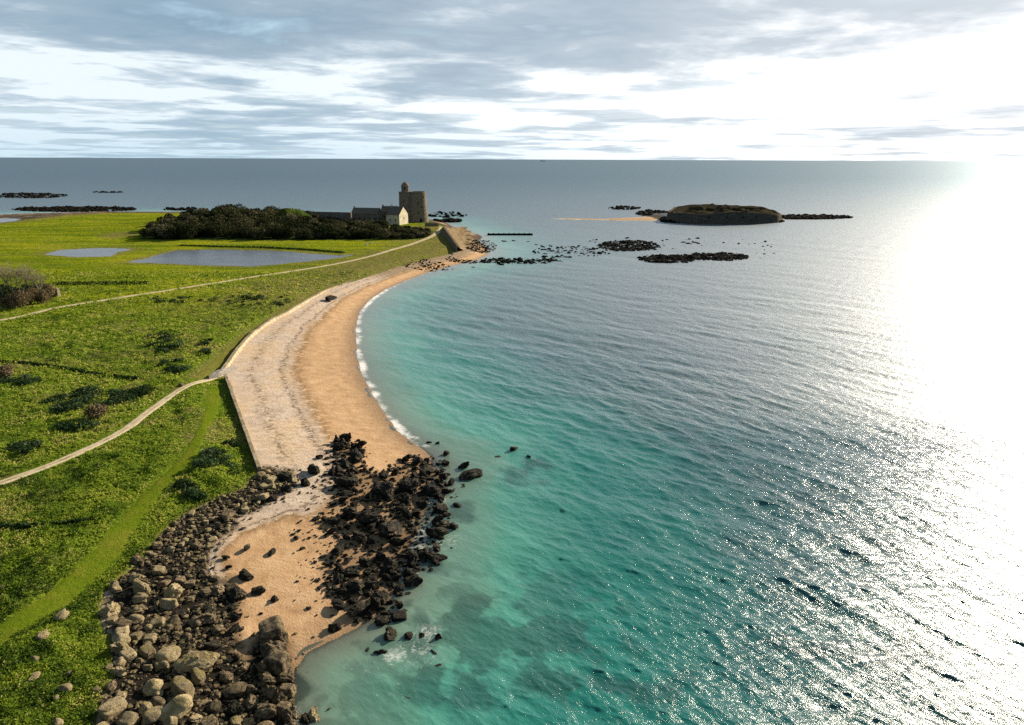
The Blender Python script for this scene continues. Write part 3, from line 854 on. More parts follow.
ROCKS = {}
for kind, cnt in (('angular', 6), ('rounded', 6), ('block', 4), ('slab', 4), ('spike', 3)):
    for i in range(cnt):
        V, F = rock_shape(kind, 300 + i * 7 + len(kind) * 100)
        for mk in ('pale', 'brown', 'black', 'reef'):
            me = bpy.data.meshes.new('rock')
            me.from_pydata(V.tolist(), [], F.tolist()); me.materials.append(M[mk])
            sm = kind in ('rounded', 'block')
            me.polygons.foreach_set('use_smooth', [sm] * len(F)); me.update()
            ROCKS.setdefault((kind, mk), []).append(me)

placed = []


def rock(name, kind, mk, x, y, z, r, label, cat, group, flat=1.0, rz=None, tilt=0.25, sx=1.0):
    me = random.choice(ROCKS[(kind, mk)])
    o = bpy.data.objects.new(name, me); COL.objects.link(o)
    o.location = (x, y, z)
    o.rotation_euler = (random.uniform(-tilt, tilt), random.uniform(-tilt, tilt), random.uniform(0, 6.28) if rz is None else rz)
    o.scale = (r * sx, r, r * flat)
    tag(o, label, cat, group)
    placed.append((x, y, r))
    return o


def sand_z(x, y):
    return float(beach_h(np.array([x], float), np.array([y], float))[0])


def gz(x, y, veg=False):
    return float(ground_h(np.array([x], float), np.array([y], float), veg)[0])


def px_rock(name, kind, mk, px, py, w, label, cat, group=None, h=0.5, lift=0.12, **k):
    z = max(sand_z(*at(px, py, 0.8)), -0.3)
    r = 0.5 * w * mpp(px, py, z)
    zc = z + r * lift + r * h * 0.45
    x, y = at(px, py, zc)
    return rock(name, kind, mk, x, y, zc - r * h * 0.25, r, label, cat, group, **k)


# ---- pale boulders with a look of their own
G_B = 'pale boulders heaped on the shore below the grass'
heroes = [
    ('slab', 'pale', 197, 661, 38, 'largest flat-topped layered tan boulder in the foreground heap', dict(rz=0.3, flat=1.5)),
    ('rounded', 'pale', 181, 687, 30, 'big smooth grey-green domed boulder in the foreground heap, below the layered slab', dict(flat=1.1)),
    ('rounded', 'pale', 175, 707, 36, 'wide mossy boulder with a bright top edge near the bottom of the foreground heap', dict(flat=0.9)),
    ('rounded', 'pale', 153, 686, 19, 'squat grey boulder left of the big domed boulder', {}),
    ('rounded', 'pale', 168, 654, 22, 'green-topped oval boulder just left of the layered slab', {}),
    ('rounded', 'pale', 162, 665, 15, 'smaller round boulder under the green-topped oval one', {}),
    ('block', 'pale', 147, 651, 15, 'upright pale block left of the green-topped boulder', dict(flat=1.2)),
    ('block', 'pale', 128, 654, 16, 'pale sloping boulder close to the grass edge', dict(rz=-0.6)),
    ('rounded', 'pale', 122, 639, 17, 'elongated tan boulder lying along the grass edge', dict(rz=-0.5, sx=1.2)),
    ('block', 'pale', 112, 708, 19, 'long tan block at the bottom left edge of the heap', dict(rz=1.1, sx=1.2)),
    ('rounded', 'pale', 168, 603, 18, 'single round domed boulder ringed by dark stones', dict(flat=1.2)),
    ('slab', 'pale', 139, 586, 26, 'broad reddish-brown boulder under the grass bank', dict(flat=1.6)),
    ('angular', 'pale', 173, 590, 20, 'angular boulder right of the broad reddish one', {}),
    ('rounded', 'pale', 140, 597, 14, 'tan boulder in front of the broad reddish one', {}),
    ('rounded', 'pale', 149, 627, 10, 'small green-topped boulder in the dark gap of the heap', {}),
    ('rounded', 'pale', 197, 674, 21, 'rounded boulder directly below the layered slab', {}),
    ('angular', 'pale', 196, 718, 14, 'bright angular stone at the lower edge beside the mossy boulder', {}),
    ('rounded', 'pale', 171, 721, 15, 'tan rounded stone in front of the wide mossy boulder', {}),
    ('spike', 'pale', 180, 713, 10, 'thin upright stone leaning on the wide mossy boulder', {}),
    ('rounded', 'pale', 147, 667, 11, 'little round boulder between two larger ones near the grass', {}),
    ('rounded', 'pale', 158, 694, 11, 'little round boulder at the foot of the squat grey one', {}),
    ('rounded', 'pale', 120, 662, 13, 'pale stone half bedded in the grass edge', {}),
    ('block', 'pale', 128, 720, 16, 'pinkish block at the very bottom left of the heap', {}),
    ('angular', 'brown', 217, 589, 15, 'brown angular boulder at the sand edge of the upper heap', {}),
    ('angular', 'brown', 207, 618, 18, 'dark wedge-shaped boulder lying on sand beside the heap', {}),
    ('angular', 'brown', 197, 607, 11, 'small brown wedge stone above the dark wedge boulder', {}),
]
for k, mk, px, py, w, lab, kw in heroes:
    px_rock('boulder', k, mk, px, py, w * 1.12, lab, 'boulder', None, **kw)
# the jointed outcrop beside the sand
oc = [(272, 630, 22), (280, 638, 15), (266, 643, 16), (274, 651, 26), (277, 664, 22), (265, 668, 18), (283, 678, 20), (268, 680, 19), (287, 690, 15), (270, 693, 18), (263, 711, 25), (279, 700, 14), (283, 709, 13), (250, 702, 14), (248, 688, 16)]
for i, (px, py, w) in enumerate(oc):
    px_rock('outcrop_block', ['block', 'angular', 'slab', 'angular'][i % 4], 'brown', px, py, w * 1.12, 'squared brown block in the jointed outcrop beside the sand and shallow water', 'rock', 'jointed blocks of the outcrop by the water', lift=0.35, rz=random.uniform(-.6, .6), flat=1.5, tilt=0.3)
for px, py, w, lab, mk in [(315, 716, 18, 'pale pointed stone standing at the water edge at the bottom', 'pale'), (305, 720, 16, 'dark stone left of the pale pointed one at the water edge', 'black'), (329, 711, 9, 'small brown stone right of the pale pointed one', 'brown'), (235, 690, 24, 'dark domed boulder left of the jointed outcrop', 'brown'), (226, 676, 18, 'dark slanting boulder between the layered slab and the outcrop', 'brown'), (236, 722, 22, 'flat pale boulder at the bottom edge below the dark domed one', 'pale'), (214, 706, 16, 'brown square boulder at the foot of the heap, left of the outcrop', 'brown')]:
    px_rock('boulder', 'spike' if 'pointed' in lab else ('slab' if 'flat' in lab else 'rounded'), mk, px, py, w, lab, 'boulder', None)

# ---- stones in the grass
for px, py, w, lab in [(60, 611, 16, 'flat sunlit stone lying in the grass just below the mown track'), (42, 634, 14, 'sunlit oval stone in grass, nearer than the flat one'),
                       (34, 677, 15, 'brownish low stone in rough grass at the lower left'), (64, 684, 14, 'rounded tan stone in rough grass at the lower left'),
                       (56, 693, 9, 'upright pale stone next to the rounded tan one in the grass'), (94, 679, 10, 'pale stone in the grass near the boulder heap'),
                       (69, 668, 8, 'small brown stone in the lower left grass'), (57, 716, 13, 'tan stone at the bottom edge of the grass'),
                       (106, 657, 10, 'pale stone on the grassy lip above the boulders'), (35, 656, 8, 'small dark-topped stone in the lower left grass'),
                       (159, 528, 9, 'grey block standing in the grass above the boulder slope'), (2, 588, 6, 'little pinkish stone beside the track at the left edge'),
                       (3, 306, 5, 'white stone at the left edge in front of the brown bushes')]:
    x, y = at(px, py, 3.3); z = gz(x, y, True); r = 0.5 * w * mpp(px, py, 3.2)
    rock('field_stone', 'rounded', 'pale', x, y, z + r * 0.2, r, lab, 'stone', None)

# ---- fill of the boulder zone
bx = [p[0] for p in BOULD]; by = [p[1] for p in BOULD]


def scatter(poly, n, rfun, gap, avoid, tries=60000):
    xs = [p[0] for p in poly]; ys = [p[1] for p in poly]
    Xc = rng.uniform(min(xs), max(xs), tries); Yc = rng.uniform(min(ys), max(ys), tries)
    ok = sdist(poly, Xc, Yc) > 0
    Xc, Yc = Xc[ok], Yc[ok]
    out = []
    P = list(avoid)
    arr = np.array(P) if P else np.zeros((0, 3))
    for x, y in zip(Xc, Yc):
        r = rfun(x, y)
        if len(arr):
            d = np.hypot(arr[:, 0] - x, arr[:, 1] - y)
            if (d < (arr[:, 2] + r) * gap).any(): continue
        out.append((x, y, r)); arr = np.vstack([arr, (x, y, r)])
        if len(out) >= n: break
    return out


def r_b(x, y):
    near = np.interp(y, [45, 56, 66, 95], [0.72, 0.52, 0.42, 0.44])
    return float(near * rng.choice([0.55, 0.85, 1.2, 1.8], p=[.3, .3, .28, .12]))


blist = scatter(BOULD, 262, r_b, 0.60, [p for p in placed])
xo, yo = at(262, 640)
for x, y, r in blist:
    z = sand_z(x, y)
    grassy = sdist(L, np.array([x]), np.array([y]))[0] > -4.0
    lowsh = x > at(215, 650)[0] and y < at(262, 628)[1]
    pale = (y > 62) or grassy
    if pale and random.random() < (0.9 if grassy else 0.78): mk, lab, g = 'pale', 'pale weathered boulder in the bank of boulders between grass and sand', G_B
    elif random.random() < 0.38 and x > at(175, 640)[0]: mk, lab, g = 'black', 'dark weedy boulder among brown ones on the lower foreground shore', 'dark weedy boulders on the lower shore'
    else: mk, lab, g = 'brown', 'brown rounded boulder on the dark lower part of the foreground shore', 'brown boulders on the dark lower shore'
    rock('boulder', random.choice(['rounded', 'angular', 'block', 'rounded', 'angular']), mk, x, y, z + r * 0.28, r, lab, 'boulder', g)


def rubble(name, poly, n, r0, r1, mk, label, cat, zoff=0.0, zfun=None, kinds='angular', flat=0.7, pts=None):
    V0, F0 = [], []
    base = [rock_shape(kinds, 900 + i * 11, 2) for i in range(8)]
    xs = [p[0] for p in poly]; ys = [p[1] for p in poly]
    Xc = rng.uniform(min(xs), max(xs), n * 8); Yc = rng.uniform(min(ys), max(ys), n * 8)
    ok = sdist(poly, Xc, Yc) + 0.8 * rng.normal(size=len(Xc)) > 0
    Xc, Yc = Xc[ok][:n], Yc[ok][:n]
    Zc = (zfun or beach_h)(Xc, Yc)
    off = 0
    for i in range(len(Xc)):
        V, F = base[i % 8]
        r = r0 * (r1 / r0) ** (rng.random() ** 2)
        a = rng.uniform(0, 6.28); ca, sa = math.cos(a), math.sin(a)
        Rz = np.array([[ca, -sa, 0], [sa, ca, 0], [0, 0, 1]])
        v = (V * (r, r, r * flat)) @ Rz.T + (Xc[i], Yc[i], Zc[i] + r * 0.3 + zoff)
        V0.append(v); F0.append(F + off); off += len(V)
    o = mesh_np(name, np.concatenate(V0), np.concatenate(F0), M[mk], smooth=False)
    return tag(o, label, cat, None, 'stuff')


rubble('shore_rubble', BOULD, 1900, 0.10, 0.36, 'pale', 'small pale stones filling the gaps between the shore boulders', 'rubble')
rubble('dark_shore_rubble', BOULD, 1700, 0.10, 0.36, 'brown', 'small dark stones filling the gaps between the shore boulders', 'rubble')

# ---- black rocks
G_K = 'black weed-covered rocks of the heap between sand and sea'
for px, py, w, h in [(384, 489, 34, 1.0), (392, 527, 40, 1.0), (370, 515, 36, .9), (352, 510, 28, .9), (345, 480, 30, 1.), (358, 456, 26, 1.1), (410, 485, 30, 1.), (432, 488, 28, 1.), (425, 470, 22, .9),
                     (398, 540, 26, 1.), (436, 530, 36, .8), (440, 508, 24, .9), (360, 535, 30, 1.), (338, 548, 22, 1.), (350, 572, 24, 1.), (372, 580, 20, 1.), (340, 590, 20, 1.), (356, 608, 30, 1.1), (338, 603, 24, .9), (380, 598, 20, 1.),
                     (333, 520, 18, 1.), (405, 512, 24, 1.), (382, 555, 26, 1.), (412, 555, 20, .9), (346, 463, 20, 1.)]:
    px_rock('black_rock', random.choice(['angular', 'slab', 'angular', 'slab']), 'black', px, py, w * .8, 'large black jagged rock in the heap between the sand and the sea', 'rock', G_K, flat=h * 1.1, lift=0.3)
for px, py, w, k, lab in [
    (319, 457, 10, 'angular', 'small black rock alone on the pale sand, nearest the beach above the heap'), (338, 441, 13, 'spike', 'pointed black rock at the top tip of the heap'),
    (312, 469, 20, 'angular', 'low ragged black rock group on pale sand left of the heap'), (305, 482, 12, 'angular', 'small ragged rock just below the low group on pale sand'),
    (284, 476, 18, 'angular', 'dark rock at the end of the brown wall on the sand'), (287, 488, 13, 'angular', 'second dark rock on the sand near the brown wall'),
    (247, 546, 14, 'slab', 'flat dark rock on sand close to the pale boulder bank'), (272, 551, 12, 'slab', 'dark elongated rock lying alone on the orange sand'),
    (296, 537, 7, 'slab', 'tiny dark rock on the sand, left of the black heap'), (302, 548, 8, 'slab', 'tiny dark wedge on the sand near the black heap'), (226, 556, 10, 'slab', 'dark flake on the sand beside the boulder bank'),
    (229, 566, 9, 'slab', 'thin dark stone on sand below the dark flake'), (246, 574, 18, 'slab', 'long thin dark stone lying flat on sand'),
    (237, 593, 21, 'angular', 'ragged dark rock with a peak at the sand edge of the boulder heap'), (257, 590, 16, 'slab', 'black slab resting on the orange sand'),
    (274, 599, 10, 'angular', 'little black rock alone in the middle of the orange sand'), (234, 628, 15, 'angular', 'dark triangular rock left of the jointed outcrop'),
    (237, 617, 12, 'angular', 'dark stone above the triangular rock'), (261, 613, 6, 'slab', 'tiny dark stone on orange sand above the outcrop'),
    (334, 627, 15, 'angular', 'black rock on wet sand at the edge of the shallow pool'), (368, 649, 14, 'slab', 'thin black slab awash in the shallow pool'),
    (330, 297, 14, 'slab', 'dark low rock pile at the top of the beach under the pale wall'),
    (470, 474, 27, 'slab', 'largest offshore rock, low and streaked yellow-green, right of the heap'), (464, 467, 14, 'spike', 'dark crest on the largest offshore rock'),
    (446, 463, 11, 'angular', 'black rock in shallow water between the heap and the largest offshore rock'), (446, 453, 10, 'angular', 'black rock standing above another in the shallow water'),
    (438, 443, 7, 'angular', 'tiny black rock where the surf meets the heap, right one'), (429, 442, 7, 'slab', 'tiny black rock where the surf meets the heap, left one'),
    (514, 449, 13, 'rounded', 'solitary round black rock farthest out in the turquoise water'), (528, 457, 9, 'angular', 'pointed rock right of the solitary round one'), (537, 460, 7, 'slab', 'low rock at the right end of the offshore line'),
    (497, 457, 8, 'slab', 'low rock left of the solitary round one'), (457, 506, 11, 'rounded', 'round black rock at the sea side of the heap'), (462, 488, 9, 'slab', 'flat rock in the water below the largest offshore rock'),
    (391, 601, 14, 'slab', 'flat black rock awash between heap and sea'), (404, 584, 8, 'slab', 'small dark rock awash beside the heap'), (411, 573, 8, 'slab', 'tiny dark rock in green water beside the heap'),
    (382, 620, 17, 'rounded', 'black rock with a shadow on the shallow pool'), (399, 617, 16, 'block', 'squared black rock beside the shallow pool'), (390, 634, 22, 'angular', 'largest black rock of the lower cluster at the sea edge'),
    (408, 636, 15, 'angular', 'brown-black rock right of the largest one of the lower cluster'), (422, 637, 11, 'angular', 'dark rock in broken water right of the lower cluster'), (439, 638, 13, 'spike', 'pointed dark rock standing in broken water'),
    (448, 637, 7, 'slab', 'little rock right of the pointed one in broken water'), (381, 652, 15, 'angular', 'dark rock at the bottom of the lower cluster'), (408, 649, 9, 'angular', 'small dark rock below the lower cluster'),
    (434, 653, 15, 'slab', 'flat brown rock awash below the pointed one'), (432, 659, 10, 'slab', 'small flat rock under the flat brown one'), (441, 666, 13, 'slab', 'low rock awash, lower right of the flat brown one'),
    (409, 698, 14, 'slab', 'lone low rock awash at the bottom of the picture'), (431, 600, 5, 'slab', 'tiny rock tip in the green water'), (431, 621, 6, 'slab', 'tiny rock tip above the broken water'), (452, 622, 6, 'slab', 'tiny rock tip farthest right of the broken water')]:
    px_rock('black_rock', k, 'black', px, py, w, lab, 'rock', None, lift=0.15, flat=0.5 if 'rock pile' in lab else 1.0)


def r_k(x, y):
    return float(rng.choice([0.4, 0.6, 0.9, 1.3], p=[.3, .35, .25, .1]))


for x, y, r in scatter(HEAP, 300, r_k, 0.36, []):
    if fbm(np.array([x / 2.4]), np.array([y / 2.4]), 402, 3)[0] < 0.36: continue
    z = max(sand_z(x, y), -0.3)
    rock('black_rock', random.choice(['angular', 'spike', 'angular', 'slab', 'slab']), 'black', x, y, z + r * random.uniform(0.2, 0.5), r * 0.85, 'black jagged rock packed in the heap between the sand and the sea', 'rock', 'black rocks packed in the heap', flat=random.uniform(.8, 1.2), tilt=0.5)
rubble('black_rubble', HEAP, 1700, 0.12, 0.5, 'black', 'small black stones scattered through and around the black heap', 'rubble', zfun=lambda x, y: np.maximum(beach_h(x, y), -0.25))
SC = [at(a, b, .5) for a, b in [(300, 500), (325, 480), (335, 620), (300, 600), (296, 545)]]
rubble('beach_pebbles', SC, 110, 0.10, 0.32, 'black', 'dark pebbles strewn on the sand beside the black heap', 'pebbles')

# ---- reef rocks at middle distance
G_R = 'low dark reef rocks in the pale water beyond the bay'
REEF = [(629, 246, 29, 5.5, 34), (668, 259, 28, 4, 30), (717, 257, 28, 3.6, 28), (553, 256, 15, 2, 10), (577, 249, 15, 2.6, 12), (594, 253, 8, 1.5, 6), (533, 261, 13, 1.4, 9), (503, 261, 13, 1.5, 9), (690, 243, 9, 1.4, 6),
        (624, 238, 5, .8, 3), (697, 238, 3, .6, 2), (767, 246, 6, 1, 2), (503, 265, 2, .6, 1), (472, 267, 2, .5, 1), (540, 243, 20, 4, 5), (600, 241, 14, 1.5, 4), (508, 241, 7, .5, 3)]
for cx, cy, hw, hh, n in REEF:
    for i in range(n):
        a = random.uniform(0, 6.28); q = math.sqrt(random.random())
        px, py = cx + hw * q * math.cos(a), cy + hh * q * math.sin(a)
        x, y = at(px, py, 0.1)
        r = random.uniform(0.8, 2.0) * (1.25 if n > 20 else 0.9)
        rock('reef_rock', random.choice(['slab', 'angular', 'slab']), 'reef', x, y, 0.05, r, 'low dark reef rock in the pale water between the bay and the small fort', 'reef rock', G_R, flat=0.8 if n > 20 else .7, tilt=0.15)


def ell(cx, cy, hw, hh):
    return [at(cx + hw * math.cos(a), cy + hh * math.sin(a), 0) for a in np.linspace(0, 6.2, 20)]


for cx, cy, hw, hh, n in [(629, 246, 31, 5.5, 900), (668, 259, 30, 4, 700), (717, 257, 31, 3.8, 650), (570, 252, 40, 6, 120), (520, 261, 42, 3, 260), (700, 250, 90, 12, 60)]:
    rubble('reef_rubble', ell(cx, cy, hw, hh), n, 0.35, 1.2, 'reef', 'small stones of the reef breaking the pale water', 'reef', zfun=lambda x, y: x * 0 - 0.1)
for lab, cx, cy, hw, hh, n, mk in [('dark rocks off the far left shore in a long line', 27, 195.8, 40, 2.6, 900, 'reef'), ('thin line of dark rocks far off at the left', 108, 192.3, 16, 0.6, 120, 'reef'),
                                   ('dark boulder shore along the far edge of the left fields', 75, 209.5, 62, 2.6, 1500, 'reef'), ('dark rocks on the shore behind the wood', 180, 209.3, 16, 1.2, 160, 'reef'),
                                   ('dark rocks in the sea behind the round tower', 447, 215, 20, 3.0, 110, 'reef'), ('dark weedy shelf at the foot of the round tower', 448, 221, 14, 1.3, 330, 'reef'),
                                   ('rocks left of the small island fort', 624, 208.2, 16, 1.6, 160, 'reef'), ('dark rocks joined to the left end of the island', 652, 213.5, 16, 2.6, 420, 'reef'),
                                   ('dark rocky tail at the right end of the island', 808, 217.6, 42, 1.9, 2000, 'reef'), ('dark rocky skirt below the island fort wall', 722, 221.6, 62, 2.0, 1500, 'reef'),
                                   ('weedy stones of the point east of the sea wall', 478, 247, 18, 7, 700, 'reef'), ('dark stones along the waterline of the point', 470, 262, 24, 1.6, 160, 'reef'), ('scattered wrack stones at the far beach edge', 420, 268, 34, 4, 260, 'reef')]:
    zf = (lambda x, y: np.maximum(beach_h(x, y), -0.15))
    big = cy < 222
    rubble('reef_rubble', ell(cx, cy, hw, hh), n, 0.5 if big else 0.25, 2.6 if big else 0.8, mk, lab, 'rocks', zfun=zf)

# ------------------------------------------------------------------ foliage builders
def leaf_cloud(centers, sizes, tones, n_each, rr, squash=1.0, up=0.0):
    """quads scattered through ellipsoids; centers (k,3), sizes (k,3)"""
    k = len(centers)
    idx = np.repeat(np.arange(k), n_each)
    n = len(idx)
    d = rng.normal(size=(n, 3)); d /= np.linalg.norm(d, axis=1)[:, None]
    rad = rng.random(n) ** 0.35
    C = centers[idx] + d * rad[:, None] * sizes[idx]
    a = rng.normal(size=(n, 3)); a[:, 2] += up; a /= np.linalg.norm(a, axis=1)[:, None]
    b = rng.normal(size=(n, 3)); b -= (b * a).sum(1)[:, None] * a; b /= np.linalg.norm(b, axis=1)[:, None]
    s = (rr * rng.uniform(0.6, 1.4, n))[:, None]
    V = np.stack([C - a * s - b * s * .6, C + a * s * .2 - b * s * .8, C + a * s + b * s * .2, C - a * s * .1 + b * s * .8], 1).reshape(-1, 3)
    F = np.arange(n * 4).reshape(-1, 4)
    tone = np.clip(tones[idx] + rng.normal(size=n) * 0.08, 0, 1)
    return V, F, tone


def clumpy(P, n, zadd, r0, r1):
    pass


# ---- the wood: winter scrub over the old earthworks
xs = [p[0] for p in WOOD]; ys = [p[1] for p in WOOD]
Xc = rng.uniform(min(xs), max(xs), 9000); Yc = rng.uniform(min(ys), max(ys), 9000)
ok = sdist(WOOD, Xc, Yc) > 1.0
mx, my = at(293, 226, 3)
ok &= ((Xc - mx) / 12) ** 2 + ((Yc - my) / 19) ** 2 > 1
Xc, Yc = Xc[ok][:620], Yc[ok][:620]
Zc = ground_h(Xc, Yc, False)
hgt = 1.6 + 3.6 * fbm(Xc / 16, Yc / 16, 91, 3) + rng.uniform(-1.0, 2.2, len(Xc))
leftx, rightx = at(150, 235, 3)[0], at(400, 235, 3)[0]
hgt *= np.interp(Xc, [leftx - 8, leftx + 25, at(300, 230)[0], rightx - 10, rightx + 14], [0.7, 1.15, 1.15, 0.8, 0.45])
yb = at(300, 224, 3)[1]
hgt *= np.where((Xc > at(325, 222, 3)[0]) & (Yc > at(350, 228, 3)[1]), 0.55, 1.0)
cs = np.stack([Xc, Yc, Zc + hgt * 0.62], -1)
sz = np.stack([1.3 + hgt * .42, 1.3 + hgt * .42, hgt * 0.55], -1)
hgt = np.where(((Xc - mx) / 16) ** 2 < 1, np.where(Yc < my, np.minimum(hgt, 3.6), hgt), hgt)
tn = np.clip(0.1 + 0.4 * fbm(Xc / 9, Yc / 9, 93, 3) + rng.uniform(0, .5, len(Xc)), 0, 1)
V, F, tone = leaf_cloud(cs, sz, tn, 300, 0.40)
o = mesh_np('scrub_wood', V, F, M['brownleaf'], smooth=False, fattrs={'tone': tone})
tag(o, 'dense dark brown winter scrub covering the old earthworks beside the tower', 'scrub', None, 'stuff')

# ---- brambles: darker patches in the near fields
pc, ps = [], []
BR = [(62, 404, 22, 7, 60), (100, 397, 40, 9, 150), (130, 392, 22, 6, 60), (75, 424, 22, 6, 50), (30, 448, 20, 5, 30), (175, 366, 16, 6, 50), (20, 381, 26, 3.5, 40), (165, 340, 18, 12, 60), (205, 345, 7, 8, 25),
      (210, 460, 14, 10, 45), (232, 455, 10, 20, 50), (200, 485, 22, 7, 45), (115, 560, 14, 8, 26), (105, 590, 8, 16, 26), (230, 400, 5, 20, 20), (178, 300, 30, 3, 40), (250, 300, 40, 6, 60)]
for cx, cy, hw, hh, n in BR:
    for i in range(n):
        a = random.uniform(0, 6.28); q = math.sqrt(random.random())
        x, y = at(cx + hw * q * math.cos(a), cy + hh * q * math.sin(a), 3.3)
        pc.append((x, y)); 
pc = np.array(pc)
ok = (fbm(pc[:, 0] / 2.6, pc[:, 1] / 2.6, 301, 3) > 0.47) & (sdist(L, pc[:, 0], pc[:, 1]) > 0.8) & (ldist(TRACK, pc[:, 0], pc[:, 1]) > 2.4) & (ldist(PATH1, pc[:, 0], pc[:, 1]) > 1.8) & (ldist(PATH2, pc[:, 0], pc[:, 1]) > 2)
pc = pc[ok]
zz = ground_h(pc[:, 0], pc[:, 1], True)
rs = rng.uniform(0.4, 0.85, len(pc))
V, F, tone = leaf_cloud(np.stack([pc[:, 0], pc[:, 1], zz + rs * .35], -1), np.stack([rs * 1.4, rs * 1.4, rs * .75], -1), rng.uniform(0.1, 0.8, len(pc)), 90, 0.14)
o = mesh_np('brambles', V, F, M['bramble'], smooth=False, fattrs={'tone': tone})
tag(o, 'dark green bramble patches spreading over the rough fields', 'brambles', None, 'stuff')

# ---- rough herbage: leaf clumps over the near land
N = 200000
tv = rng.uniform(0.17, 1.45, N)
Yc = CAM_H / tv; Xc = Yc * rng.uniform(-1.0, -0.05, N)
dl = sdist(L, Xc, Yc)
ok = (dl > 0.1) & (ldist(TRACK, Xc, Yc) + 1.6 * (fbm(Xc / 2.5, Yc / 2.5, 31, 3) - .5) > 1.45) & (ldist(PATH1, Xc, Yc) > 1.25) & (ldist(PATH2, Xc, Yc) > 1.2) & (ldist(STRIP, Xc, Yc) > 2.4)
Xc, Yc = Xc[ok], Yc[ok]
Zc = ground_h(Xc, Yc, True)
s = np.interp(Yc, [40, 90, 160, 250], [0.085, 0.125, 0.19, 0.27]) * rng.uniform(0.7, 1.3, len(Xc))
tn = np.clip(0.42 + 1.15 * (fbm(Xc / 2.2, Yc / 2.2, 95, 3) - .5) + 0.9 * (fbm(Xc / 13, Yc / 13, 96, 4) - .5) + rng.normal(size=len(Xc)) * 0.05, 0, 1)
tn = np.maximum(tn, 0.95 * sstep(0.56, 0.66, fbm(Xc / 8, Yc / 8, 98, 4)) * (rng.random(len(tn)) < 0.5))
tn = np.where(rng.random(len(tn)) < 0.03, 1.0, tn)
V, F, tone = leaf_cloud(np.stack([Xc, Yc, Zc + s * .5], -1), np.stack([s * 1.7, s * 1.7, s * 1.1], -1), tn, 5, 1.0)
sc = np.repeat(np.repeat(s * 0.8, 5), 4)
Cm = V.reshape(-1, 4, 3).mean(1); V = (Cm[:, None, :] + (V.reshape(-1, 4, 3) - Cm[:, None, :]) * np.repeat(s * 0.75, 5)[:, None, None]).reshape(-1, 3)
o = mesh_np('rough_herbage', V, F, M['herb'], smooth=False, fattrs={'tone': tone})
tag(o, 'rough green herbage growing over the coastal fields', 'grass', None, 'stuff')


def shrub(x, y, r, h, mat, name, label, cat, group=None, n=700, ls=0.12, tone=0.5):
    root = empty(name, (x, y, gz(x, y)))
    k = 9
    cs = np.stack([rng.uniform(-.5, .5, k) * r, rng.uniform(-.5, .5, k) * r, rng.uniform(0.4, 0.72, k) * h], -1)
    szs = np.stack([rng.uniform(.45, .65, k) * r, rng.uniform(.45, .65, k) * r, rng.uniform(.28, .42, k) * h], -1)
    V, F, tn = leaf_cloud(cs, szs, rng.uniform(tone - .3, tone + .3, k), n // k, ls, up=0.8)
    mesh_np('foliage', V, F, mat, smooth=False, parent=root, fattrs={'tone': tn})
    mb = MB()
    for i in range(7):
        a = i * 0.9; mb.tube((0, 0, -0.2), (0.4 * r * math.cos(a), 0.4 * r * math.sin(a), h * .6), 0.05 * r, 0.02, 5)
    mb.build('stem', M['bark'], root)
    return tag(root, label, cat, group)


x, y = at(97, 417, 3.2); shrub(x, y, 1.7, 2.3, M['bushleaf'], 'bush', 'round tan bush standing in the dark bramble patch of the near field', 'bush', n=1800)
x, y = at(5, 377, 3.2); shrub(x, y, 1.9, 2.3, M['bushleaf'], 'bush', 'round tan bush at the left edge of the near field', 'bush', n=1800)
for i, (px, py, w, h, lab) in enumerate([(10, 309, 13, 12, 'brown bush leftmost in the row under the bare trees'), (20, 308, 16, 17, 'tall brown bush second from the left in the row under the bare trees'), (30, 304, 15, 14, 'brown bush in the middle of the row under the bare trees'),
                                         (36, 300, 14, 13, 'greenish brown bush behind the middle of the row'), (43, 303, 14, 13, 'brown bush right of the middle in the row under the bare trees'), (50, 297, 12, 13, 'rightmost brown bush, beside the pale wall end')]):
    x, y = at(px, py, 3.2); m = mpp(px, py, 3)
    shrub(x, y, w * m * .62, h * m * 1.1, M['bushleaf'], 'bush', lab, 'bush', 'brown bushes under the bare trees', n=1500, ls=0.16, tone=0.35 + 0.05 * (i % 3))


def bare_tree(x, y, h, label, seed):
    rr = random.Random(seed)
    root = empty('bare_tree', (x, y, gz(x, y)))
    t = MB(); c = MB()
    t.tube((0, 0, -.3), (0, 0, h * .22), .28, .2, 7)
    def grow(p, d, ln, r, lv):
        q = Vector(p) + Vector(d).normalized() * ln
        c.tube(p, q, r, r * .6, 3)
        if lv == 0: return
        for _ in range(4):
            nd = Vector(d).normalized() + Vector((rr.uniform(-.5, .5), rr.uniform(-.5, .5), rr.uniform(-.05, .45)))
            grow(q, nd, ln * rr.uniform(.55, .8), r * .55, lv - 1)
    for i in range(9):
        a = i * .7 + rr.random()
        grow((0, 0, h * rr.uniform(.03, .22)), (math.cos(a) * .42, math.sin(a) * .42, 1), h * .34, .075, 3)
    t.build('trunk', M['bark'], root); c.build('crown', M['bark'], root)
    return tag(root, label, 'tree', 'bare trees at the left edge of the fields')


for i, (px, py, hp, lab) in enumerate([(-10, 300, 34, 'bare upright tree cut by the left edge of the view'), (3, 298, 34, 'bare tree, first fully seen from the left edge'), (14, 297, 33, 'tallest bare tree above the brown bushes'),
                                       (24, 296, 31, 'bare tree right of the tallest one'), (33, 295, 27, 'bare tree, second from the right of the clump'), (41, 294, 21, 'smallest bare tree at the right end of the clump')]):
    x, y = at(px, py, 3.1)
    bare_tree(x, y, hp * mpp(px, py, 3) * 1.0, lab, 40 + i)
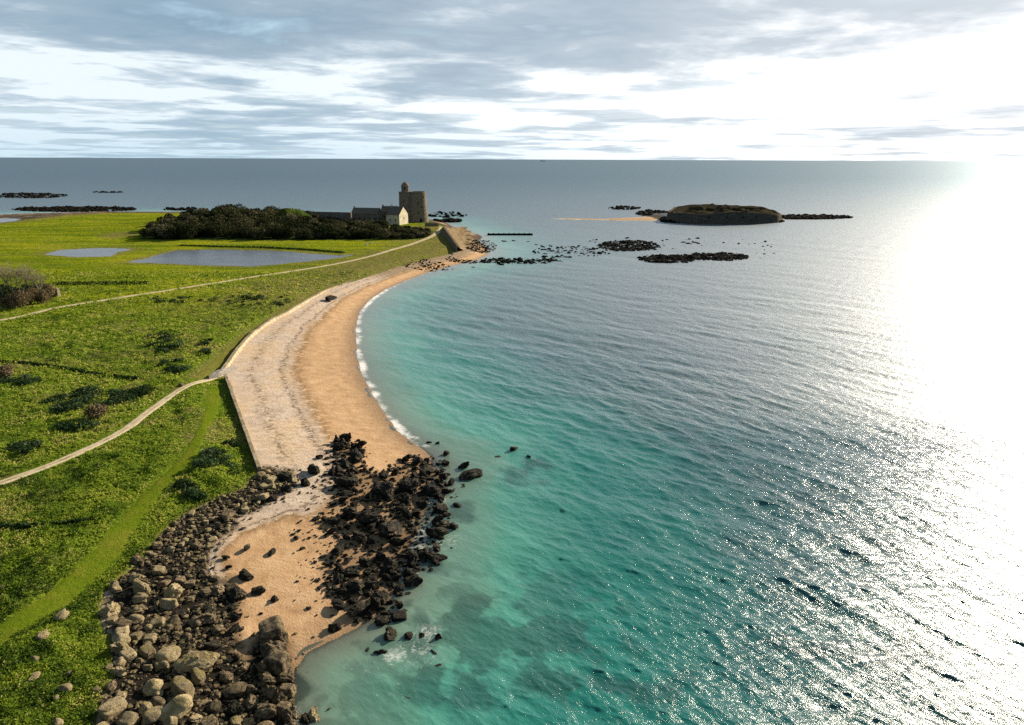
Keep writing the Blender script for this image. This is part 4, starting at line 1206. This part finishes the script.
# dark undergrowth beneath them
cs = []
for i in range(160):
    x, y = at(random.uniform(-30, 46), random.uniform(288, 300), 3.1); cs.append((x, y, gz(x, y) + .7))
cs = np.array(cs)
V, F, tn = leaf_cloud(cs, np.tile((1.2, 1.2, 1.0), (len(cs), 1)), np.full(len(cs), .12), 60, .22)
tag(mesh_np('undergrowth', V, F, M['bramble'], smooth=False, fattrs={'tone': tn}), 'dark undergrowth beneath the bare trees at the left edge', 'undergrowth', None, 'stuff')


def hedge(name, pts, w, h, label, cat='hedge', mat='bramble', dens=5):
    P = [at(a, b, 3.1) for a, b in pts]
    c = []
    for (x0, y0), (x1, y1) in zip(P[:-1], P[1:]):
        n = max(2, int(math.hypot(x1 - x0, y1 - y0) * dens / 3))
        for i in range(n):
            t = i / n; c.append((x0 + (x1 - x0) * t, y0 + (y1 - y0) * t))
    c = np.array(c)
    z = ground_h(c[:, 0], c[:, 1], False)
    c += rng.normal(size=c.shape) * w * .2
    V, F, tn = leaf_cloud(np.stack([c[:, 0], c[:, 1], z + h * .4], -1), np.tile((w, w, h * .6), (len(c), 1)), rng.uniform(.1, .5, len(c)), 40, .16)
    o = mesh_np(name, V, F, M[mat], smooth=False, fattrs={'tone': tn})
    return tag(o, label, cat)


hedge('hedge', [(56, 284.5), (100, 284), (150, 284)], .7, 1.2, 'long low dark hedge right of the bare trees')
hedge('hedge', [(-10, 362), (30, 364), (60, 368), (100, 375), (140, 379)], .45, .5, 'thin dark hedge line crossing the middle field towards the beach corner')
hedge('hedge', [(-20, 527), (30, 528), (70, 524), (100, 520)], .35, .5, 'thin dark hedge line in the near field by the mown track')
hedge('hedge', [(180, 246), (220, 247), (260, 247.5), (300, 249.5), (345, 253)], .7, .8, 'dark reedy edge along the far bank of the large pond')

# ------------------------------------------------------------------ walls
def wall_run(name, pts, profile, mat, label, cat, cap=None, zbase=None):
    """profile: list of (offset across (+ = left of travel), z) ; swept along pts (world)"""
    P = np.array(pts, float)
    T = np.gradient(P, axis=0); T /= np.linalg.norm(T, axis=1)[:, None]
    Nn = np.stack([-T[:, 1], T[:, 0]], -1)
    V = []; k = len(profile); F = []
    for i in range(len(P)):
        zb = zbase[i] if zbase is not None else 0
        for o_, z in profile: V.append((P[i, 0] + Nn[i, 0] * o_, P[i, 1] + Nn[i, 1] * o_, z + zb))
    for i in range(len(P) - 1):
        for j in range(k - 1): F.append((i * k + j, (i + 1) * k + j, (i + 1) * k + j + 1, i * k + j + 1))
    F.append(tuple(range(k))); F.append(tuple((len(P) - 1) * k + j for j in reversed(range(k))))
    root = empty(name, (0, 0, 0)) if cap else None
    if not cap:
        return tag(mesh_py(name, V, F, mat), label, cat)
    mesh_py('wall_face', V, F, mat, root)
    V = []; F = []
    for i in range(len(P)):
        zb = zbase[i] if zbase is not None else 0
        for o_, z in cap: V.append((P[i, 0] + Nn[i, 0] * o_, P[i, 1] + Nn[i, 1] * o_, z + zb))
    k = len(cap)
    for i in range(len(P) - 1):
        for j in range(k): F.append((i * k + j, (i + 1) * k + j, (i + 1) * k + (j + 1) % k, i * k + (j + 1) % k))
    F.append(tuple(range(k))); F.append(tuple((len(P) - 1) * k + j for j in reversed(range(k))))
    mesh_py('coping', V, F, M['cap'], root)
    return tag(root, label, cat)


# long pale battered sea wall along the top of the beach (travel away from the camera: left = inland)
SWL = smooth_line([at(a, b, 2.4) for a, b in [(223, 371), (236, 352.5), (250, 336.5), (270, 321.5), (291, 310.5), (321, 292.5), (345, 282.5), (366, 275)]], 5)
wall_run('sea_wall', SWL, [(-0.9, 0.6), (-0.3, 2.75), (0.3, 2.75), (1.5, 0.9)], M['seawall'], 'long pale battered stone sea wall between dune grass and the top of the beach', 'sea wall',
         cap=[(-0.36, 2.75), (-0.33, 2.86), (0.33, 2.86), (0.36, 2.75)], zbase=[-1.0 * max(0, (i / (len(SWL) - 1) - .62) / .38) + 0.12 * math.sin(i * 1.9) * math.sin(i * .7) for i in range(len(SWL))])
# brown wall from the ramp down to the boulders
BWL = smooth_line([at(a, b, 2.4) for a, b in [(225.5, 377), (231, 392), (241, 420), (251, 448), (259, 470)]], 5)
wall_run('beach_wall', BWL, [(-0.2, 2.9), (-0.2, 0.5), (0.55, 0.5), (0.25, 2.9)], M['wallbrown'], 'low brown stone wall between the near field and the pale sand', 'wall',
         cap=[(-0.24, 2.9), (-0.22, 2.98), (0.26, 2.98), (0.29, 2.9)], zbase=[0.16 * math.sin(i * 2.3) * math.sin(i * .9) for i in range(len(BWL))])
# ramp down to the sand
rp = [at(213, 374, 3.0), at(222, 371.5, 2.9), at(232, 369, 2.3), at(243, 368, 1.6)]
Vr = []; 
for i, (a, b) in enumerate(rp):
    z = [3.22, 3.14, 2.3, 1.45][i]
    Vr += [(a, b + 1.7, z), (a, b - 1.7, z), (a, b - 1.7, z - 1.3), (a, b + 1.7, z - 1.3)]
Fr = []
for i in range(3):
    for j in range(4): Fr.append((i * 4 + j, i * 4 + (j + 1) % 4, (i + 1) * 4 + (j + 1) % 4, (i + 1) * 4 + j))
Fr += [(3, 2, 1, 0), (12, 13, 14, 15)]
tag(mesh_py('slipway', Vr, Fr, mat_masonry('slipway_setts', (0.26, 0.24, 0.22), (0.36, 0.33, 0.3), (0.14, 0.12, 0.1), 2.2)), 'grey paved ramp where the path drops onto the pale sand', 'ramp')
x, y = at(181, 385, 3.2); rock('marker_stone', 'block', 'pale', x, y, gz(x, y) + .3, .42, 'small white marker stone where the path meets the ramp', 'stone', None, flat=1.4)
x, y = at(57, 296, 3.1)
mb = MB(); mb.box(-1.3, 1.3, -.4, .4, -.3, 2.5, .06); o = mb.build('wall_end', M['seawall']); o.location = (x, y, 3.0); o.rotation_euler = (0, 0, -.5)
tag(o, 'pale stone wall end beside the rightmost brown bush', 'wall')

# the sloping stone bastion of the sea wall near the tower
def loft(name, rows, mat, label, cat, parent=None, smooth=False):
    n = len(rows[0]); V = [p for r in rows for p in r]; F = []
    for i in range(len(rows) - 1):
        for j in range(n - 1): F.append((i * n + j, i * n + j + 1, (i + 1) * n + j + 1, (i + 1) * n + j))
    o = mesh_py(name, V, F, mat, parent, smooth)
    return tag(o, label, cat) if label else o


def p3(px, py, z): return (*at(px, py, z), z)


root = empty('bastion', (*at(455, 240, 3), 0))
def rel(p): return (p[0] - root.location.x, p[1] - root.location.y, p[2])
crest = [(444.5, 227.5, 5.0), (448, 232.5, 5.0), (452.5, 238.5, 4.8), (456.5, 244, 4.4), (459.5, 248, 3.9)]
outer = [(463, 226.5, 1.6), (469, 231, 1.2), (473, 237, 1.0), (474, 243, .9), (470, 249.5, .9)]
foot = [(a - 5.5 + i * .8, b + 3.6 + i * .3, 2.7) for i, (a, b, c) in enumerate(crest)]
rowc = [rel(p3(*p)) for p in crest]; rowo = [rel(p3(*p)) for p in outer]
rowi = [rel(p3(*p)) for p in foot]
rowt = [(p[0] - .7, p[1] - .3, p[2]) for p in rowc]
nn = 14; rows = []
for j in range(nn + 1):
    q = j / nn; row = []
    for i in range(41):
        tt = i / 40 * 4; i0 = min(int(tt), 3); f = tt - i0
        A0 = [rowo[i0][k] * (1 - f) + rowo[i0 + 1][k] * f for k in range(3)]
        B0 = [rowc[i0][k] * (1 - f) + rowc[i0 + 1][k] * f for k in range(3)]
        p = [A0[k] * (1 - q) + B0[k] * q for k in range(3)]
        nz = float(fbm(np.array([p[0] / 2.6]), np.array([p[1] / 5.0]), 14, 4)[0]) - .5
        e = (1 - q) ** 1.5
        row.append((p[0] + 5 * nz * e, p[1] + 6 * nz * e, p[2] + 1.5 * nz * (1 - q * .9) - .5 * math.sin(math.pi * q)))
    rows.append(row)
loft('apron_slope', rows, simple('eroded_apron', (0.11, 0.085, 0.05), (0.34, 0.25, 0.15), .5, .95, .9, .4), None, None, root)
loft('parapet', [[(p[0] + .3, p[1], p[2] + .02) for p in rowc], [(p[0] + .3, p[1], p[2] + .5) for p in rowc], [(p[0], p[1], p[2] + .5) for p in rowt], rowi], M['apron'], None, None, root)
tag(root, 'sloping brown stone bastion of the sea wall near the tower with a shaded inner face', 'sea wall')

# jetty
a = at(487, 234, .6); b = at(533, 234, .6)
mb = MB(); ln = math.hypot(b[0] - a[0], b[1] - a[1]); mb.box(0, ln, -1.4, 1.4, -1.5, 0.85, .25)
for k in range(9): mb.box(ln * k / 9 + .5, ln * k / 9 + 1.2, -1.0, 1.0, .84, 1.15, .1)
o = mb.build('jetty', M['reef']); o.location = (a[0], a[1], 0); o.rotation_euler = (0, 0, math.atan2(b[1] - a[1], b[0] - a[0]))
tag(o, 'long low dark stone jetty running into the water from the point', 'jetty')

# ------------------------------------------------------------------ round tower
tx, ty = at(418.8, 221.8, 3.0)
root = empty('watch_tower', (tx, ty, 3.0)); root.scale = (1.04, 1.04, 0.93)
mp = mpp(419, 227, 3)
mb = MB()
mb.ring([(6.6, -1.0), (6.3, .0), (5.9, 2.0), (5.45, 8.0), (5.05, 15.0), (4.85, 19.0), (5.0, 19.1), (5.0, 19.5), (4.85, 19.6), (4.85, 20.4), (4.3, 20.4), (4.3, 19.4)], 56)
mb.build('tower_body', M['tower'], root)
# stair turret: squarer body on the landward side
mb = MB(); cx = -7.6
V = []; n = 24; prof = [(4.6, -1), (4.35, 2), (4.05, 12), (3.9, 19.2), (4.05, 19.3), (4.05, 20.2)]
for r_, z in prof:
    for i in range(n):
        a = 2 * math.pi * i / n; p = 4
        rr_ = r_ / ((abs(math.cos(a)) ** p + abs(math.sin(a)) ** p) ** (1 / p))
        V.append((cx + rr_ * math.cos(a), 1.0 + rr_ * math.sin(a), z))
Ff = [(j * n + i, j * n + (i + 1) % n, (j + 1) * n + (i + 1) % n, (j + 1) * n + i) for j in range(len(prof) - 1) for i in range(n)]
Ff.append(tuple((len(prof) - 1) * n + i for i in range(n)))
mb.add(V, Ff); mb.build('stair_turret', M['tower'], root)
mb = MB(); mb.ring([(2.35, 20.18), (2.35, 23.6), (2.6, 23.7), (2.6, 24.1), (2.3, 24.3), (2.05, 25.1), (1.5, 25.9), (.8, 26.4), (.3, 26.55)], 28, (cx - .2, 1.0))
lo = mb.build('lookout', M['tower'], root)
mb = MB(); mb.ring([(.18, 26.5), (.25, 26.8), (.1, 27.2)], 10, (cx - .2, 1.0)); mb.build('finial', M['tower'], lo)
for (x_, y_, z_, w_, h_) in [(0.6, -5.35, 12.4, .5, 1.0), (0.6, -5.75, 6.0, .5, 1.0), (2.6, -4.75, 9.6, .45, .9), (-8.6, -3.0, 13.6, .4, .9), (-8.6, -3.2, 7.0, .4, .9), (-7.8, -1.32, 22.0, .55, 1.1), (3.9, -2.75, 16.5, .5, .9)]:
    mb = MB(); mb.box(x_ - w_ / 2, x_ + w_ / 2, y_ - .25, y_ + .4, z_, z_ + h_); mb.build('window_slit', M['dark'], root)
mb = MB(); mb.box(1.6, 2.9, -6.3, -5.0, 0, 2.4); mb.build('door', M['dark'], root)
tag(root, 'tall brown stone round watch tower with a squarer stair turret and domed lookout', 'tower')


def gable(name, px, py, w, ln, hw, hr, rz, label, wallm, win=3, zbase=3.0):
    x, y = at(px, py, zbase)
    root = empty(name, (x, y, zbase), rz)
    mb = MB()
    V = [(-ln, -w / 2, -.5), (0, -w / 2, -.5), (0, w / 2, -.5), (-ln, w / 2, -.5), (-ln, -w / 2, hw), (0, -w / 2, hw), (0, w / 2, hw), (-ln, w / 2, hw), (-ln, 0, hr), (0, 0, hr)]
    mb.add(V, [(0, 1, 5, 4), (2, 3, 7, 6), (1, 2, 6, 9, 5), (3, 0, 4, 8, 7)])
    mb.build('wall', wallm, root)
    e = .3; sl = (hr - hw) / (w / 2)
    mb = MB()
    for s in (-1, 1):
        y0, z0 = s * (w / 2 + e), hw - e * sl + .06
        mb.add([(-ln + .2, y0, z0), (-.25, y0, z0), (-.25, 0, hr + .06), (-ln + .2, 0, hr + .06), (-ln + .2, y0, z0 + .14), (-.25, y0, z0 + .14), (-.25, 0, hr + .2), (-ln + .2, 0, hr + .2)],
               [(0, 1, 2, 3), (7, 6, 5, 4), (0, 4, 5, 1), (1, 5, 6, 2), (2, 6, 7, 3), (3, 7, 4, 0)])
    rf = mb.build('roof', M['slate'], root)
    mb = MB(); mb.box(-ln + .5, -ln + 1.3, -.5, .5, hr - .4, hr + 1.1); mb.build('chimney', wallm, rf)
    for i in range(win):
        mb = MB(); c = -ln * (i + .7) / (win + .4); mb.box(c - .4, c + .4, -w / 2 - .05, -w / 2 + .1, hw * .4, hw * .4 + 1.1); mb.build('window', M['dark'], root)
    mb = MB(); mb.box(-.1, .05, -.35, .35, hw * .55, hw * .55 + 1.2); mb.build('window', M['dark'], root)
    return tag(root, label, 'building')


gable('chapel', 404, 224.6, 11.0, 9, 6.2, 10.6, R(-20), 'small house with a bright cream gable wall in front of the tower', M['white'], 2)
gable('barracks', 381, 223.5, 8.0, 18, 6.2, 9.3, R(-12), 'long low dark-roofed house with a thin lit gable left of the bright gable house', M['greywall'], 5)
gable('store_house', 399, 220.8, 7.0, 11, 6.0, 9.2, R(-4), 'low slate-roofed building behind the bright gable house', M['fort'], 3)
x0, y0 = at(312, 222, 4); x1, y1 = at(352, 223, 4)
mb = MB(); ln = math.hypot(x1 - x0, y1 - y0); mb.box(0, ln, -.8, .8, -1, 7.4, .15)
for k in range(7): mb.box(k * ln / 7, k * ln / 7 + 1.0, -1.5, -.75, -1, 5.0, .1)
o = mb.build('rampart', M['greywall']); o.location = (x0, y0, 3.0); o.rotation_euler = (0, 0, math.atan2(y1 - y0, x1 - x0)); tag(o, 'long grey buttressed rampart wall rising behind the scrub wood', 'wall')
for px, py, lab in [(446 - 34, 235, 'low white-capped stone pier beside the far path, near the wood'), (427, 235.5, 'pale low stone block at the bend of the far path')]:
    x, y = at(px, py, 3.1); mb = MB(); mb.box(-.9, .9, -.4, .4, -.2, .9, .05); o = mb.build('stone_block', M['cap']); o.location = (x, y, gz(x, y)); tag(o, lab, 'stone')

# gateway wall from tower foot to path
x0, y0 = at(425, 226.3, 3); x1, y1 = at(439, 226.3, 3)
mb = MB(); ln = math.hypot(x1 - x0, y1 - y0); mb.box(0, ln, -.5, .5, -.5, 2.0, .06)
o = mb.build('yard_wall', M['wallbrown']); o.location = (x0, y0, 3.0); o.rotation_euler = (0, 0, math.atan2(y1 - y0, x1 - x0)); tag(o, 'low brown yard wall at the foot of the tower beside the path', 'wall')

# ------------------------------------------------------------------ island fort
fp = [(667, 219.5), (676, 221), (700, 222.6), (735, 222.6), (760, 222.2), (778, 221), (781, 218.5), (765, 216.5), (735, 215), (700, 214.5), (675, 215.6)]
P = [at(a, b, 1.0) for a, b in fp]
cx = sum(p[0] for p in P) / len(P); cy = sum(p[1] for p in P) / len(P)
tops = [7.4, 7.0, 7.6, 8.4, 7.6, 5.6, 5.2, 8.4, 9.6, 9.8, 8.0]
root = empty('island_fort', (cx, cy, 0.8))
t0 = np.linspace(0, len(P), 77)[:-1]; P0 = P; tops0 = tops
P = []; tops = []
for q in t0:
    i0 = int(q) % len(P0); f = q - int(q); i1 = (i0 + 1) % len(P0)
    jx = float(fbm(np.array([q * 1.7]), np.array([3.0]), 5, 3)[0]) - .5; jz = float(fbm(np.array([q * 2.3]), np.array([9.0]), 6, 3)[0]) - .5
    P.append((P0[i0][0] * (1 - f) + P0[i1][0] * f + 2.0 * jx, P0[i0][1] * (1 - f) + P0[i1][1] * f + 3.0 * jx))
    tops.append(tops0[i0] * (1 - f) + tops0[i1] * f - .5 + 1.8 * jz)
V = []; F = []; n = len(P)
for k_, (sc_, dz) in enumerate([(1.03, None), (1.0, 0), (.965, 0), (.965, -1.2)]):
    for i, p in enumerate(P):
        V.append(((p[0] - cx) * sc_, (p[1] - cy) * sc_, -1.5 if dz is None else tops[i] - 1 + dz))
for k_ in range(3):
    for i in range(n): F.append((k_ * n + i, k_ * n + (i + 1) % n, (k_ + 1) * n + (i + 1) % n, (k_ + 1) * n + i))
mesh_py('curtain_wall', V, F, M['fort'], root)
g = 26; V = []; F = []
gx = np.linspace(-1, 1, g)
for j in range(g):
    for i in range(48):
        a = 2 * math.pi * i / 48; q = j / (g - 1)
        # walk the outline
        t = i / 48 * n; i0 = int(t) % n; f = t - int(t)
        ex = (P[i0][0] * (1 - f) + P[(i0 + 1) % n][0] * f - cx) * .97 * q; ey = (P[i0][1] * (1 - f) + P[(i0 + 1) % n][1] * f - cy) * .97 * q
        tz = tops[i0] * (1 - f) + tops[(i0 + 1) % n] * f - 1.7
        zz_ = 6.2 + (tz - 6.2) * q ** 2 + 9.0 * (float(fbm(np.array([ex / 7.]), np.array([ey / 9.]), 5, 4)[0]) - .35) * (1 - q ** 3)
        V.append((ex, ey, zz_))
for j in range(g - 1):
    for i in range(48): F.append((j * 48 + i, (j + 1) * 48 + i, (j + 1) * 48 + (i + 1) % 48, j * 48 + (i + 1) % 48))
mesh_py('grassy_top', V, F, simple('fort_turf', (0.014, 0.013, 0.009), (0.075, 0.064, 0.042), .9), root, True)
for fx in (15.5, 19.2, 22.8, 26.3):
    i0 = int(fx); f = fx - i0
    ex = P[i0][0] * (1 - f) + P[i0 + 1][0] * f - cx; ey = P[i0][1] * (1 - f) + P[i0 + 1][1] * f - cy
    mb = MB(); mb.box(ex - .45, ex + .45, ey - .5, ey + .5, 3.2, 4.2); mb.build('embrasure', M['dark'], root)
gc = np.stack([rng.uniform(-26, 26, 60), rng.uniform(-10, 12, 60), rng.uniform(6.0, 7.6, 60)], -1); gs = np.tile((2.2, 2.2, 1.0), (60, 1))
Vq, Fq, tq = leaf_cloud(gc, gs, rng.uniform(0, .5, 60), 60, .35)
tag(mesh_np('scrub', Vq, Fq, M['brownleaf'], smooth=False, parent=root, fattrs={'tone': tq}), kind='stuff')
tag(root, 'low grey polygonal stone fort with a grassy top on the small rocky island', 'fort')

# ------------------------------------------------------------------ sheep and ship
def sheep(px, py, lab, rz):
    import bmesh
    x, y = at(px, py, 3.1)
    root = empty('sheep', (x, y, gz(x, y)), rz)
    body, bf = ico(3); body = body * (.62, .33, .36) * (1 + .08 * n3(body, 4, 3))[:, None]; body[:, 2] += .72
    neck, nf_ = ico(2); neck = neck * (.26, .16, .2); neck[:, 0] += .6; neck[:, 2] += .82
    head, hf = ico(2); head = head * (.2, .1, .12); head[:, 0] += .86; head[:, 2] += .72
    V = np.concatenate([body, neck, head]); Fs = np.concatenate([bf, nf_ + len(body), hf + len(body) + len(neck)])
    mb = MB(); mb.V = [tuple(v) for v in V]; mb.F = [tuple(int(i) for i in f) for f in Fs]
    for lx, ly in ((.4, .15), (.4, -.15), (-.4, .15), (-.4, -.15)):
        mb.tube((lx, ly, .55), (lx + .02, ly, .28), .07, .045, 6); mb.tube((lx + .02, ly, .28), (lx, ly, 0), .045, .04, 6)
    for s in (-1, 1): mb.tube((.74, s * .08, .8), (.72, s * .2, .78), .04, .02, 5)
    mb.tube((-.6, 0, .8), (-.68, 0, .55), .05, .03, 5)
    mb.build('body', M['fleece'], root, True)
    tag(root, lab, 'sheep', 'white sheep on the grass by the wood')


sheep(366, 246, 'white sheep on the grass by the pond, the left and nearer one', .4)
sheep(371.5, 244.3, 'white sheep on the grass below the wood, the right and farther one', 2.4)

sx_, sy_ = at(542, 159.95, 0)
d = 14000.0; hd = Vector((math.tan(math.atan2(542 - 512, 721)), 1, 0)) * d
root = empty('cargo_ship', (hd.x, hd.y, 0), R(4))
mb = MB()
mb.add([(-70, -9, -2), (60, -9, -2), (75, 0, -2), (60, 9, -2), (-70, 9, -2), (-72, -11, 11), (62, -11, 12), (84, 0, 15), (62, 11, 12), (-72, 11, 11)],
       [(4, 3, 2, 1, 0), (5, 6, 7, 8, 9), (0, 1, 6, 5), (1, 2, 7, 6), (2, 3, 8, 7), (3, 4, 9, 8), (4, 0, 5, 9)])
mb.build('hull', M['steel'], root); root.scale = (.6, .6, .6)
mb = MB(); mb.box(-66, -46, -9, 9, 11, 32); mb.box(-62, -50, -11, 11, 32, 36); mb.box(-57, -52, -2, 2, 36, 44); mb.build('bridge_house', M['steel'], root)
mb = MB()
for k in range(4): mb.box(-36 + k * 24, -18 + k * 24, -9, 9, 11, 19)
mb.build('deck_cargo', M['steel'], root)
tag(root, 'tiny grey cargo ship on the horizon', 'ship')

# ------------------------------------------------------------------ light and sky
sun = bpy.data.lights.new('sun', 'SUN'); sun.energy = 5.0; sun.angle = R(0.6); sun.color = (1.0, 0.86, 0.66)
so = bpy.data.objects.new('sun', sun); COL.objects.link(so)
sd = Vector((math.sin(SUN_AZ) * math.cos(SUN_EL), math.cos(SUN_AZ) * math.cos(SUN_EL), math.sin(SUN_EL)))
so.rotation_euler = sd.to_track_quat('Z', 'Y').to_euler()

w = bpy.data.worlds.new('World'); scene.world = w; w.use_nodes = True
w.node_tree.nodes.clear()
t = NT(w.node_tree)
wo = t.new('ShaderNodeOutputWorld'); bg = t.new('ShaderNodeBackground'); t.l.new(bg.outputs[0], wo.inputs[0])
sky = t.new('ShaderNodeTexSky', sky_type='NISHITA'); sky.sun_disc = False; sky.sun_elevation = SUN_EL; sky.sun_rotation = SUN_AZ; sky.air_density = 1.0; sky.dust_density = 0.6
g = t.new('ShaderNodeTexCoord').outputs['Generated']
sep = t.new('ShaderNodeSeparateXYZ'); t.put(sep.inputs[0], g)
z = t.math('MAXIMUM', sep.outputs[2], 0.0)
zi = t.math('ADD', z, 0.045)
cv = t.new('ShaderNodeCombineXYZ'); t.put(cv.inputs[0], t.math('DIVIDE', sep.outputs[0], zi)); t.put(cv.inputs[1], t.math('DIVIDE', sep.outputs[1], zi))
pv = t.mapping(cv.outputs[0], (1.0, 1.0, 1), (0, 0, 0.1))
c1 = t.noise(pv, 0.27, 10, 0.56, 0.5)
c2 = t.noise(pv, 0.8, 9, 0.6, 0.3)
dot = t.new('ShaderNodeVectorMath', operation='DOT_PRODUCT'); t.put(dot.inputs[0], g); dot.inputs[1].default_value = sd
gd = (math.sin(R(46)) * math.cos(R(9)), math.cos(R(46)) * math.cos(R(9)), math.sin(R(9)))
dot.inputs[1].default_value = gd
s0 = t.math('SUBTRACT', dot.outputs['Value'], t.ramp(z, [(0.4, 0.0), (0.7, 0.12), (0.95, 0.4)]))
glow = t.ramp(s0, [(0.40, 0.0), (0.54, 0.12), (0.68, 0.32), (0.80, 0.50), (0.91, 0.66), (0.96, 0.80), (0.985, 0.92), (1.0, 1.0)], 'LINEAR')
dens = t.math('ADD', t.math('MULTIPLY', c1, 0.60), t.math('MULTIPLY', c2, 0.40))
# thicker overhead, thin streaks low down
thr = t.math('ADD', dens, t.ramp(z, [(0.0, -0.03), (0.08, -0.01), (0.13, 0.06), (0.3, 0.12)]))
thr = t.math('SUBTRACT', thr, t.math('MULTIPLY', glow, 0.06))
dark = t.ramp(thr, [(0.468, 0.0), (0.50, 0.5), (0.54, 0.85), (0.60, 1.0)])
K = 7.2
lowc = (0.47 * K, 0.60 * K, 0.68 * K)
grey = t.mix(t.ramp(z, [(0.0, 0.0), (0.12, 0.75), (0.3, 1.0)]), (0.30 * K, 0.41 * K, 0.50 * K), t.mix(t.ramp(z, [(0.35, 0), (0.7, 1)]), (0.185 * K, 0.275 * K, 0.36 * K), (0.075 * K, 0.115 * K, 0.16 * K)))
white = t.mix(t.ramp(z, [(0.0, 0), (0.06, 1.0)]), lowc, t.mix(t.ramp(z, [(0.28, 0), (0.6, 1)]), (0.64 * K, 0.71 * K, 0.75 * K), (0.14 * K, 0.19 * K, 0.24 * K)))
cc = t.mix(dark, white, grey)
blue = t.mix(0.55, sky.outputs[0], (0.45 * K, 0.62 * K, 0.75 * K))
cc = t.mix(t.math('MULTIPLY', t.ramp(c2, [(0.56, 0), (0.68, 0.6)]), t.ramp(z, [(0, .6), (.2, 1)])), cc, blue)
hot = t.mix(dark, (1.04 * K, 1.035 * K, 1.03 * K), (0.46 * K, 0.50 * K, 0.545 * K))
cc = t.mix(glow, cc, hot)
cc = t.mix(t.ramp(sep.outputs[1], [(0.0, 0.55), (0.4, 0.0)]), cc, (0.10 * K, 0.14 * K, 0.18 * K))
t.put(bg.inputs[0], cc); bg.inputs[1].default_value = 0.1

# ------------------------------------------------------------------ render settings
scene.render.engine = 'CYCLES'
cy_ = scene.cycles
cy_.max_bounces = 6; cy_.diffuse_bounces = 2; cy_.glossy_bounces = 2; cy_.transparent_max_bounces = 8; cy_.transmission_bounces = 2
cy_.use_denoising = False
cy_.sample_clamp_indirect = 4.0; cy_.sample_clamp_direct = 0
cy_.caustics_reflective = False; cy_.caustics_refractive = False
scene.view_settings.view_transform = 'Standard'; scene.view_settings.look = 'None'
scene.view_settings.exposure = 0.93; scene.view_settings.gamma = 1.0
